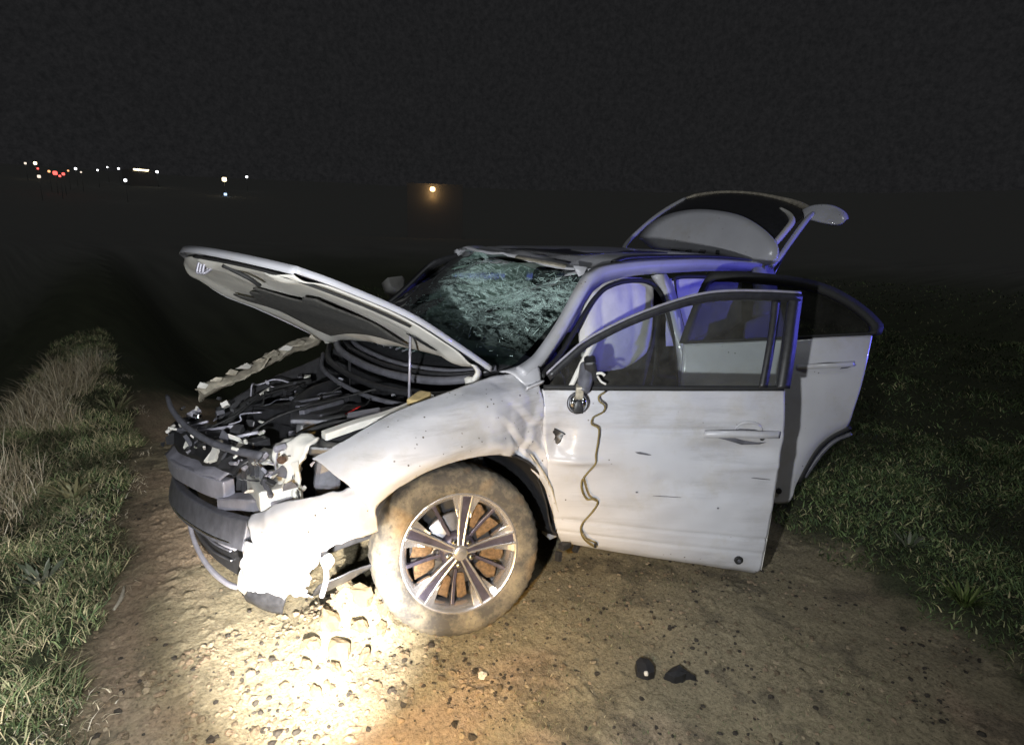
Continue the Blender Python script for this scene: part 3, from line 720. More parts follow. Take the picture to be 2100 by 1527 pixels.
ribbon('roof_side_rail', [(x, -y, z+.03) for x, y, z in PIL[6:]], [(a_, -b_, c_) for a_, b_, c_ in PW[6:]], .05, WP, CAR, 40)
ribbon('windscreen_pillar', [(x, -y, z+.02) for x, y, z in PIL[:7]], [(a_*.6, -b_*.6, c_*.6) for a_, b_, c_ in PW[:7]], .04, 'plastic_black', CAR, 40)  # right pillar of the white body, coloured black to stand for its shade
# corner cap at the base of the pillar with its seam
loft('cowl_corner', [[(-.50,.83,1.0),(-.46,.83,1.0),(-.41,.82,1.0)],[(-.52,.80,1.05),(-.46,.79,1.052),(-.38,.765,1.045)],[(-.53,.765,1.075),(-.46,.74,1.065),(-.36,.715,1.045)]], WP, CAR, 10, 10, .006)
ribbon('corner_lip', [(-.40,.842,.992),(-.45,.852,1.005),(-.49,.856,1.012)], (0,.01,.016), .008, WP, CAR, 8)
# door aperture weatherstrip
AP = [(-.535,.80,1.015),(-.60,.775,1.04),(-.73,.74,1.092),(-.96,.685,1.265),(-1.06,.665,1.33),(-1.15,.655,1.37),(-1.28,.65,1.392),(-1.41,.648,1.396),(-1.52,.655,1.385),(-1.60,.668,1.345),(-1.655,.69,1.265),(-1.70,.75,1.05),(-1.71,.80,.8)]
tube('weatherstrip', AP, .013, 'rubber', CAR, 8, 60)
ribbon('centre_pillar', [(-1.64,.645,1.42),(-1.70,.675,1.32),(-1.735,.73,1.12),(-1.745,.80,.95),(-1.74,.84,.6),(-1.74,.84,.25)], (.10,0,0), .04, WP, CAR, 24)
tube('weatherstrip', [(-2.9,.63,1.36),(-2.2,.64,1.39),(-1.85,.645,1.398),(-1.79,.66,1.36),(-1.80,.70,1.2),(-1.81,.78,1.0)], .012, 'rubber', CAR, 8, 40)
loft('roof', [[(-1.19,.60,1.455),(-1.10,.40,1.465),(-1.04,.10,1.497),(-1.02,-.30,1.522),(-1.16,-.60,1.505)],
 [(-1.5,.605,1.488),(-1.45,.35,1.522),(-1.45,0,1.535),(-1.45,-.35,1.535),(-1.5,-.60,1.515)],
 [(-2.2,.605,1.485),(-2.2,.35,1.52),(-2.2,0,1.535),(-2.2,-.35,1.533),(-2.2,-.60,1.51)],
 [(-3.0,.60,1.455),(-3.05,.35,1.485),(-3.08,0,1.50),(-3.05,-.35,1.50),(-3.0,-.60,1.48)]], WP, CAR, 36, 44, .012,
 lambda G: G+np.c_[np.zeros(len(G)), np.zeros(len(G)), -.035*np.exp(-((G[:, 0]+1.2)/.16)**2-((G[:, 1]-.35)/.2)**2)+(fbm(G*8, 3, 5)-.5)*.05*np.exp(-((G[:, 0]+1.1)/.3)**2)])
loft('roof_glass', [[(-1.20,.36,1.517),(-1.16,0,1.536),(-1.2,-.4,1.528)],[(-1.7,.40,1.534),(-1.7,0,1.546),(-1.7,-.4,1.540)],[(-2.1,.40,1.530),(-2.1,0,1.545),(-2.1,-.4,1.538)]], 'plastic_black', CAR, 16, 16, .004)
poly_plate('roof_flap', [(-1.02,.53,1.478),(-1.09,.575,1.472),(-1.045,.585,1.435),(-1.02,.575,1.425)], (.6, .6, .3), .006, WP, CAR, .01)
poly_plate('roof_flap', [(-1.03,.10,1.507),(-1.08,.44,1.475),(-1.04,.46,1.462),(-1.0,.12,1.498)], (.6, .2, .6), .005, 'torn_metal', CAR, .008)
tube('roof_rail', [(-1.3,.57,1.49),(-1.5,.57,1.515),(-2.3,.57,1.512),(-2.85,.57,1.485),(-2.95,.57,1.465)], .014, 'plastic_black', CAR, 8, 30)
# shark-fin / rear roof clutter
for k, (y, s) in enumerate([(-.10, .05), (.02, .035), (.14, .05), (.27, .03)]):
    box('roof_hinge_cover', (-3.0, y, 1.515), (.06, s, .035), 'plastic_black', CAR, (0, 8*k, 10*k), .008)

# --- interior
loft('dashboard', [[(-.50,.62,1.02),(-.46,.3,1.05),(-.44,0,1.05),(-.46,-.3,1.05),(-.50,-.62,1.02)],[(-.75,.66,1.0),(-.78,.3,1.03),(-.8,0,1.02),(-.78,-.3,1.03),(-.75,-.66,1.0)],[(-.86,.66,.85),(-.92,.3,.85),(-.95,0,.85),(-.92,-.3,.85),(-.86,-.66,.85)],[(-.75,.66,.5),(-.8,.3,.5),(-.8,0,.5),(-.8,-.3,.5),(-.75,-.66,.5)]], 'plastic_black', CAR, 30, 20, .01)
def ring(name, c, nrm, R_, r_, mat, parent):
    q = Vector(nrm).to_track_quat('Z', 'Y').to_matrix().to_4x4(); q.translation = c
    n1, n2 = 40, 10; Vv = []
    for i in range(n2):
        b_ = 2*math.pi*i/n2
        for j in range(n1):
            a_ = 2*math.pi*j/n1; Vv.append(((R_+r_*math.cos(b_))*math.cos(a_), (R_+r_*math.cos(b_))*math.sin(a_), r_*math.sin(b_)))
    Fv = [((i)*n1+j, (i)*n1+(j+1) % n1, ((i+1) % n2)*n1+(j+1) % n1, ((i+1) % n2)*n1+j) for i in range(n2) for j in range(n1)]
    return mesh(name, Vv, Fv, mat, parent, True, q)
ring('steering_wheel', (-.98,.36,.98), (-.85,0,.5), .18, .016, 'rubber', CAR)
def pad(name, c, s, rot, mat, parent=None):
    o = box(name, c, s, mat, parent or CAR, rot, min(s)*.42, 1, True, 4); return o
for y in (.36, -.36):
    pad('seat_cushion', (-1.35, y, .58), (.50, .48, .16), (0, -8, 0), 'seat_fabric')
    pad('seat_back', (-1.66, y, .92), (.15, .48, .62), (0, -18, 0), 'seat_fabric')
    pad('head_restraint', (-1.78, y, 1.30), (.09, .26, .17), (0, -14, 0), 'seat_fabric')
pad('rear_seat_cushion', (-2.35, 0, .58), (.48, 1.2, .16), (0, -6, 0), 'seat_fabric')
pad('rear_seat_back', (-2.68, 0, .92), (.14, 1.2, .62), (0, -20, 0), 'seat_fabric')
# deployed curtain airbags: quilted cushions hanging from the rail
def airbag(name, pts_top, pts_bot, bulge, mat, puff=3):
    nu, nv = 44, 22; A = cr(pts_top, nu); B = cr(pts_bot, nu); V = []
    for side in (1, -1):
        for j in range(nv):
            t = j/(nv-1)
            for i in range(nu):
                s = i/(nu-1); p = A[i]*(1-t)+B[i]*t
                k = (math.sin(math.pi*t)*math.sin(math.pi*s))**.45
                k *= .62+.38*abs(math.sin(math.pi*s*puff))**.5
                V.append(p+np.array((0, side*bulge*k, 0)))
    V = np.array(V); V[:, 1] += (fbm(V*9, 3, 33)-.5)*.018
    F = grid_faces(nu, nv); F2 = [tuple(reversed([a+nu*nv for a in f])) for f in F]
    return mesh(name, V, F+F2, mat, CAR)
airbag('curtain_airbag', [(-1.00,.62,1.22),(-1.06,.61,1.33),(-1.12,.60,1.385),(-1.25,.60,1.405),(-1.42,.60,1.41),(-1.58,.60,1.40),(-1.66,.60,1.39)], [(-.99,.63,1.08),(-1.03,.64,.98),(-1.14,.64,.925),(-1.28,.64,.91),(-1.42,.64,.915),(-1.58,.63,.96),(-1.66,.62,1.0)], .055, 'airbag', 3)
airbag('curtain_airbag', [(-1.82,.58,1.39),(-2.1,.58,1.40),(-2.5,.58,1.38),(-2.8,.58,1.34)], [(-1.82,.62,.98),(-2.1,.62,.96),(-2.5,.62,.98),(-2.8,.62,1.05)], .05, 'airbag', 4)
airbag('curtain_airbag', [(-.95,-.60,1.34),(-1.2,-.59,1.41),(-1.6,-.58,1.42),(-2.0,-.58,1.41)], [(-.92,-.63,1.08),(-1.2,-.63,.97),(-1.6,-.63,.97),(-2.0,-.62,1.0)], .05, 'airbag', 4)
# loose airbag sail hanging beside the b-pillar, seat belt
airbag('airbag_sail', [(-1.68,.63,1.38),(-1.72,.64,1.39),(-1.78,.66,1.38)], [(-1.72,.82,.86),(-1.74,.82,.86),(-1.77,.82,.86)], .02, 'airbag', 1)
ribbon('seat_belt', [(-1.70,.63,1.25),(-1.66,.66,1.05),(-1.60,.70,.85),(-1.55,.68,.7)], (.05, 0, .01), .003, 'rubber', CAR, 14)

# --- body shell pieces seen only from other sides
loft('right_side_panel', [[(-.45,-.85,.2),(-1.5,-.87,.2),(-2.25,-.87,.2)],[(-.45,-.89,.6),(-1.5,-.90,.6),(-2.3,-.90,.6)],[(-.45,-.86,1.0),(-1.5,-.87,1.05),(-2.4,-.86,1.10)]], WP, CAR, 24, 12, .01)
loft('right_window', [[(-.6,-.85,1.02),(-1.5,-.86,1.06),(-2.7,-.85,1.12)],[(-.95,-.68,1.38),(-1.5,-.64,1.45),(-2.7,-.64,1.42)]], 'tinted_glass', CAR, 16, 6, .005)
for sg in (1, -1):
    loft('rear_quarter', [[(-2.30,.87*sg,.30),(-2.33,.89*sg,.55),(-2.5,.90*sg,.72),(-2.68,.90*sg,.77),(-2.9,.89*sg,.70),(-3.05,.86*sg,.5),(-3.4,.70*sg,.45)],[(-2.31,.87*sg,.8),(-2.38,.88*sg,.88),(-2.55,.88*sg,.92),(-2.7,.88*sg,.93),(-2.9,.86*sg,.92),(-3.1,.83*sg,.9),(-3.42,.68*sg,.85)],[(-2.42,.83*sg,1.10),(-2.5,.82*sg,1.11),(-2.6,.82*sg,1.12),(-2.75,.81*sg,1.13),(-2.9,.80*sg,1.13),(-3.1,.76*sg,1.14),(-3.38,.64*sg,1.12)]], WP, CAR, 30, 16, .01)
    ribbon('rear_pillar', [(-2.75,.80*sg,1.12),(-2.9,.72*sg,1.28),(-3.0,.62*sg,1.44)], (.30, 0, 0), .04, WP, CAR, 12)
    bar_ = ribbon('rocker_panel', [(-.62,.80*sg,.26),(-1.5,.81*sg,.25),(-2.3,.80*sg,.27)], (0, .02, .12), .06, WP, CAR, 16)
loft('rear_bumper', [[(-3.2,.82,.35),(-3.45,.6,.35),(-3.52,0,.35),(-3.45,-.6,.35),(-3.2,-.82,.35)],[(-3.2,.85,.55),(-3.48,.62,.55),(-3.56,0,.55),(-3.48,-.62,.55),(-3.2,-.85,.55)],[(-3.2,.83,.72),(-3.45,.62,.72),(-3.52,0,.72),(-3.45,-.62,.72),(-3.2,-.83,.72)]], WP, CAR, 30, 10, .01)
box('floor_pan', (-1.55, 0, .27), (3.2, 1.50, .06), 'plastic_black', CAR, (0, 0, 0), .02)
# right door mirror, folded
poly_plate('door_mirror', [(-.82,-.80,1.20),(-.90,-.90,1.215),(-.96,-.98,1.29),(-.92,-.96,1.315),(-.76,-.87,1.305),(-.74,-.80,1.25)], (1, .5, .2), .06, 'inner_white', CAR, .02)

# --- front left door, swung open
def DOOR_FRAME(h, d, lean):
    d = np.array(d)/np.linalg.norm(d); n = np.array((-d[1], d[0]));
    if n[1] < 0: n = -n
    def P(s, z, o=0):
        o = o-lean*max(0, z-1.0); q = np.array(h)+d*s+n*o; return np.array((q[0], q[1], z))
    return P
D = DOOR_FRAME((-.5, .87), (-.755, .656), .34)
ns = np.linspace(0, 1, 7)
def drow(z0, z1, s0, s1, o, bow=.012): return [D(s0+(s1-s0)*t, z0+(z1-z0)*t, o+bow*math.sin(math.pi*t)) for t in ns]
def door_disp(G):
    G = G.copy(); rel = G[:, :2]-np.array((-.5, .87)); s = rel@np.array((-.755, .656)); z = G[:, 2]
    nn = np.array((.656, .755))
    o = -.040*np.exp(-((s-.06)/.05)**2-((z-.76)/.07)**2)*(.5+fbm(G*25, 2, 2))
    o += -.012*np.exp(-((s-.25)/.14)**2-((z-.60)/.10)**2)+.010*np.exp(-((s-.17)/.12)**2-((z-.66)/.02)**2)
    o += -.032*np.exp(-((s-.86)/.17)**2-((z-.715)/.04)**2)+.012*np.exp(-((s-.95)/.14)**2-((z-.64)/.02)**2)
    o += -.017*np.exp(-((s-.62)/.32)**2-((z-.805)/.012)**2)-.010*np.exp(-((s-.5)/.4)**2-((z-.55)/.05)**2)
    o += (fbm(np.c_[s*3, z*5], 3, 5)-.5)*.03
    o += .014*np.clip(1-np.abs(z-(.665-.06*s))/.028, 0, 1)*np.exp(-((s-.16)/.14)**2)-.012*np.clip(1-np.abs(z-(.60-.10*s))/.05, 0, 1)*np.exp(-((s-.92)/.2)**2)
    o += -.006*np.exp(-((z-(.375-.10*s))/.006)**2)-.005*np.exp(-((z-(.315-.115*s))/.006)**2)
    G[:, 0] += nn[0]*o; G[:, 1] += nn[1]*o; return G
FD = loft('front_door', [drow(.225,.065,.10,1.045,-.035,.004), drow(.265,.10,.085,1.055,-.010,.004), drow(.31,.20,.07,1.056,.004), drow(.375,.30,.055,1.058,.010), drow(.50,.45,.03,1.06,.018), drow(.65,.62,.01,1.062,.020), drow(.78,.78,-.005,1.066,.014), drow(.90,.91,-.015,1.062,.004), drow(.975,.988,-.02,1.058,-.012)], DP, CAR, 110, 90, .03, door_disp, -1)
def dband(name, pts, w, th, mat, n=30):
    return ribbon(name, [D(*p) for p in pts], [D(p[0]+q[0], p[1]+q[1], (p[2] if len(p) > 2 else 0)+(q[2] if len(q) > 2 else 0))-D(*p) for p, q in zip(pts, w)], th, mat, FD, n)
dband('belt_moulding', [(-.015,.985,-.012),(.3,.988,-.008),(.7,.992,-.008),(1.05,.996,-.012)], [(0,.022)]*4, .018, 'rubber')
fr_pts = [(-.005,1.045),(.08,1.12),(.17,1.19),(.36,1.285),(.55,1.355),(.68,1.39),(.80,1.405),(.96,1.408),(1.13,1.404)]
fw_ = [(.018,-.028),(.018,-.028),(.016,-.030),(.012,-.032),(.010,-.034),(.006,-.036),(0,-.036),(0,-.036),(0,-.036)]
dband('window_frame', [(a_+.5*q[0], b_+.5*q[1]) for (a_, b_), q in zip(fr_pts, fw_)], fw_, .035, 'plastic_black', 40)
dband('frame_chrome', [(a_, b_+.004, .012) for a_, b_ in fr_pts], [(.002,-.010)]*9, .014, 'steel_lilac', 40)
dband('window_post', [(1.045,.995,-.01),(1.07,1.15),(1.095,1.30),(1.112,1.395)], [(.055,0)]*4, .03, 'plastic_black')
dband('window_post_trim', [(.955,1.0,-.004),(.985,1.15,.004),(1.01,1.28,.004),(1.022,1.37,.004)], [(.035,0)]*4, .012, 'plastic_black')
dband('quarter_bar', [(.105,1.0),(.15,1.09),(.195,1.175)], [(.022,0)]*3, .025, 'inner_white')
glv = []
NG = 30
for j in range(14):
    t = j/13
    for i in range(NG):
        s = .0+1.06*i/(NG-1); top = float(np.interp(s, [p[0] for p in fr_pts], [p[1] for p in fr_pts]))-.012
        glv.append(D(s+.04*t, .985+(max(top, 1.0)-.985)*t, -.010))
mesh('window_glass', glv, grid_faces(NG, 14), 'door_glass', FD)
# door handle: recess lip, grip, lock
def dplate(name, pts, o, th, mat, dome=0): return poly_plate(name, [D(s, z, o) for s, z in pts], (.656, .755, 0), th, mat, FD, dome)
dplate('handle_recess', [(.715,.785),(.80,.80),(.86,.815),(.93,.815),(.985,.80),(1.05,.795),(1.05,.778),(.96,.745),(.88,.742),(.80,.765)], .020, .004, 'plastic_grey', -.006)
dband('door_handle', [(.705,.790,.022),(.78,.800,.046),(.87,.803,.052),(.96,.799,.048),(1.04,.793,.024)], [(0,.030)]*5, .018, WP)
ribbon('handle_cap', [D(.84,.815,.02), D(.86,.84,.024), D(.90,.848,.026), D(.94,.84,.024), D(.965,.815,.02)], (0, 0, .012), .006, WP, FD, 14)
dplate('lock', [(.955+.010*math.cos(t), .782+.010*math.sin(t)) for t in np.linspace(0, 6.28, 9)[:-1]], .048, .006, 'rubber')
dplate('drain_plug', [(.935+.020*math.cos(t), .165+.020*math.sin(t)) for t in np.linspace(0, 6.28, 15)[:-1]], .014, .010, 'rubber')
dplate('plug_centre', [(.935+.008*math.cos(t), .165+.008*math.sin(t)) for t in np.linspace(0, 6.28, 9)[:-1]], .021, .006, 'plastic_grey')
# scrapes and the gash by the fender
for (s, z, L, h, a) in [(.435,.70,.075,.009,-.18),(.42,.515,.012,.006,0),(.56,.495,.13,.0016,-.05),(.98,.585,.09,.003,-.10),(1.02,.31,.05,.003,.6),(.80,.44,.010,.008,0)]:
    c_, s_ = math.cos(a), math.sin(a)
    dplate('scrape', [(s+x*L*c_-y*h*s_, z+x*L*s_+y*h*c_) for x, y in [(-.5,0),(-.2,.5),(.2,.4),(.5,.05),(.3,-.4),(-.3,-.5)]], .0335 if z > .4 else .012, .002, 'plastic_grey')
dplate('gash', [(.002,.815),(.03,.806),(.06,.79),(.095,.772),(.082,.766),(.072,.735),(.05,.70),(.025,.685),(.03,.72),(.045,.75),(.05,.775)], -.012, .003, 'plastic_black', -.004)
# remains of the door mirror and its dangling cable
tube('mirror_stalk', [D(.17,1.09,.02), D(.16,1.03,.04), D(.145,.985,.06)], [.030,.034,.026], 'plastic_grey', FD, 8)
box('mirror_mount', D(.185,1.075,.03), (.07,.05,.10), 'plastic_black', FD, (10, 15, 40), .012)
tube('mirror_clip', [D(.205,1.06,.05), D(.225,1.065,.06), D(.24,1.055,.06)], .007, 'inner_white', FD, 6)
tube('mirror_clip', [D(.21,1.05,.05), D(.225,1.03,.06), D(.245,1.02,.06)], .005, 'inner_white', FD, 6)
mc = D(.128,.935,.055)
ro = ring('mirror_ring', mc, (.62,.75,.25), .040, .007, 'steel_dark', FD)
for q, (a_, b_) in enumerate([(-.020, .003), (.022, .003)]):
    poly_plate('mirror_reflector', [mc+np.array(D(a_*1.0+.014*math.cos(t), 1.0+b_+.026*math.sin(t)))-np.array(D(0, 1.0)) for t in np.linspace(0, 6.28, 13)[:-1]], (.62, .75, .25), .01, 'chrome', FD, .012)
poly_plate('mirror_motor', [mc+np.array(D(x, 1.0+z, .006))-np.array(D(0, 1.0)) for x, z in [(-.018,-.038),(.022,-.038),(.014,0),(.008,.012),(-.006,.012),(-.012,0)]], (.62, .75, .25), .03, 'plastic_black', FD, .004)
box('mirror_neck', D(.135,.985,.05), (.045,.035,.06), 'torn_metal', FD, (0, 10, 40), .01)
tube('dangling_cable', [D(.245,.985,.05),D(.219,.965,.05),D(.222,.945,.055),D(.245,.925,.06),D(.238,.895,.055),D(.200,.87,.05),D(.195,.84,.05),D(.226,.82,.05),D(.228,.76,.046),D(.222,.70,.045),D(.222,.655,.045),D(.185,.605,.044),D(.166,.565,.042),D(.172,.52,.042),D(.195,.483,.04),D(.222,.485,.045),D(.243,.468,.045),D(.222,.42,.04),D(.182,.365,.04),D(.176,.32,.036),D(.20,.275,.03),D(.245,.235,.02)], .0042, 'cable', FD, 6, 160)
tube('dangling_cable', [D(.172,.585,.045),D(.190,.53,.047),D(.205,.50,.047),D(.232,.486,.048)], .0030, 'cable', FD, 6)
tube('dangling_cable', [D(.176,.33,.04),D(.205,.285,.036),D(.255,.255,.02)], .0026, 'cable', FD, 6)
box('cable_plug', D(.25,.245,.022), (.016,.012,.022), 'rubber', FD, (0, 20, 40), .003)
dband('door_edge', [(1.062,.10,-.02),(1.066,.45,-.005),(1.068,.78,-.01),(1.06,.985,-.028)], [(.001,0,-.03)]*4, .004, 'inner_white')

# --- rear left door, swung open
E_ = DOOR_FRAME((-1.6, .87), (-.6, .75), .34)
def erow(pts, o): return [E_(s, z, o+.010*math.sin(math.pi*k/(len(pts)-1))) for k, (s, z) in enumerate(pts)]
RD = loft('rear_door', [erow([(.03,.14),(.25,.14),(.45,.145),(.64,.15),(.685,.19),(.70,.28),(.765,.47),(.83,.56),(.92,.622)], -.02),
 erow([(.02,.26),(.25,.27),(.45,.29),(.60,.33),(.66,.40),(.70,.46),(.765,.56),(.84,.63),(.921,.675)], .008),
 erow([(.01,.50),(.25,.51),(.45,.53),(.60,.57),(.68,.61),(.73,.64),(.79,.68),(.86,.72),(.925,.745)], .018),
 erow([(0,.78),(.25,.80),(.45,.82),(.60,.83),(.68,.835),(.74,.84),(.80,.85),(.87,.86),(.94,.87)], .022),
 erow([(0,.93),(.25,.955),(.45,.975),(.60,.985),(.68,.99),(.74,.995),(.81,1.0),(.88,1.0),(.955,1.0)], .008),
 erow([(0,1.055),(.25,1.075),(.45,1.095),(.60,1.11),(.68,1.12),(.76,1.13),(.83,1.137),(.91,1.142),(.99,1.149)], -.010)], WP, CAR, 70, 60, .03, None, -1)
def eband(name, pts, w, th, mat, n=30): return ribbon(name, [E_(*p) for p in pts], [E_(p[0]+q[0], p[1]+q[1])-E_(p[0], p[1]) for p, q in zip(pts, w)], th, mat, RD, n)
ef = [(.0,1.06),(.06,1.25),(.12,1.40),(.20,1.425),(.40,1.42),(.60,1.405),(.76,1.365),(.90,1.29),(1.0,1.20),(.99,1.15)]
eband('window_frame', ef, [(.045,.0),(.04,-.01),(.02,-.045),(0,-.05),(0,-.05),(-.01,-.05),(-.02,-.045),(-.03,-.04),(-.05,-.02),(-.06,0)], .04, 'rubber', 50)
eg = []
for j in range(8):
    t = j/7
    for i in range(24):
        s = .03+.94*i/23; top = float(np.interp(s, [.0,.06,.12,.20,.4,.6,.76,.9,1.0], [1.10,1.25,1.39,1.41,1.41,1.39,1.35,1.28,1.19])); bl = 1.055+.095*s
        eg.append(E_(s, bl+(top-bl)*t, -.012))
mesh('window_glass', eg, grid_faces(24, 8), 'tinted_glass', RD)
eband('belt_moulding', [(.0,1.062),(.4,1.098),(.7,1.128),(.99,1.156)], [(0,.014)]*4, .02, 'rubber')
poly_plate('handle_recess', [E_(s, z, .020) for s, z in [(.60,.955),(.66,.985),(.76,1.0),(.85,1.005),(.90,.995),(.86,.975),(.75,.95),(.66,.94)]], (.78, .62, 0), .004, 'plastic_grey', RD, -.004)
eband('door_handle', [(.60,.965,.02),(.68,.978,.042),(.78,.99,.046),(.88,1.0,.03)], [(0,.026)]*4, .016, WP)
ribbon('arch_seal', [E_(s, z, -.03) for s, z in [(.705,.28),(.775,.47),(.84,.56),(.93,.625)]], (-.03, -.03, -.035), .03, 'rubber', RD, 20)
ribbon('arch_trim', [E_(s+.03, z-.03, -.06) for s, z in [(.72,.33),(.785,.47),(.85,.56),(.93,.61)]], (-.015, -.02, -.02), .02, 'plastic_grey', RD, 20)
poly_plate('drain_plug', [E_(.60+.016*math.cos(t), .235+.018*math.sin(t), .014) for t in np.linspace(0, 6.28, 13)[:-1]], (.78, .62, 0), .008, 'rubber', RD)

# --- tailgate, raised
SPO = [(-3.141,-.550,1.603),(-3.196,-.517,1.708),(-3.247,-.352,1.805),(-3.269,-.136,1.845),(-3.264,.086,1.836),(-3.240,.309,1.794),(-3.192,.496,1.714),(-3.130,.646,1.617),(-3.086,.698,1.549),(-3.042,.701,1.480),(-3.016,.629,1.435),(-3.031,.528,1.454),(-3.064,.273,1.495),(-3.086,-.084,1.517),(-3.097,-.373,1.526)]
sp_c = cr(SPO+[SPO[0]], 61)[:-1]
TG = poly_plate('tailgate', [np.array(p) for p in sp_c], (.93, .05, .36), .03, WP, CAR, .02)
tube('tailgate_arm', [(-3.0,.69,1.436),(-3.1,.699,1.497),(-3.35,.677,1.637),(-3.6,.668,1.788),(-3.72,.66,1.835)], [.018,.02,.022,.022,.02], WP, TG, 8)
tube('tailgate_arm', [(-3.0,-.62,1.50),(-3.1,-.64,1.58),(-3.4,-.65,1.75),(-3.7,-.66,1.88),(-3.95,-.627,1.985)], .02, WP, TG, 8)
tube('glass_frame', [(-3.15,.620,1.581),(-3.35,.615,1.690),(-3.5,.596,1.766),(-3.65,.504,1.826),(-3.75,.385,1.877)], [.022,.024,.026,.022,.014], 'inner_white', TG, 8)
tube('tailgate_rim', [(-3.80,.63,1.85),(-3.90,.478,1.914),(-3.95,.288,1.967),(-4.0,0,2.021),(-4.0,-.282,2.037),(-4.0,-.53,2.021),(-3.95,-.627,1.985)], [.03,.026,.02,.016,.016,.016,.014], 'torn_metal', TG, 8)
loft('tailgate_glass', [[(-3.20,.62,1.575),(-3.28,.3,1.76),(-3.30,0,1.80),(-3.28,-.3,1.77),(-3.18,-.55,1.65)],[(-3.5,.61,1.74),(-3.55,.3,1.83),(-3.58,0,1.87),(-3.55,-.3,1.86),(-3.5,-.6,1.80)],[(-3.80,.60,1.84),(-3.94,.28,1.955),(-3.99,0,2.01),(-3.99,-.28,2.025),(-3.94,-.61,1.975)]], 'plastic_black', TG, 30, 20, .008)
loft('tail_lamp_panel', [[(-3.78,.565,1.846),(-3.80,.617,1.881),(-3.82,.701,1.892),(-3.84,.776,1.874),(-3.84,.839,1.833),(-3.84,.860,1.788)],[(-3.74,.585,1.82),(-3.75,.64,1.825),(-3.77,.72,1.825),(-3.79,.80,1.815),(-3.80,.855,1.80),(-3.81,.87,1.783)],[(-3.70,.603,1.790),(-3.72,.661,1.776),(-3.74,.748,1.755),(-3.76,.822,1.745),(-3.78,.860,1.754),(-3.80,.874,1.776)]], WP, TG, 24, 14, .03)
box('lamp_screw', (-3.765,.80,1.785), (.02,.02,.02), 'rubber', TG, (0, 0, 30), .004)
tube('gas_strut', [(-3.02,.66,1.25),(-3.35,.66,1.60)], .010, 'steel_dark', TG, 6, smoothpath=False)

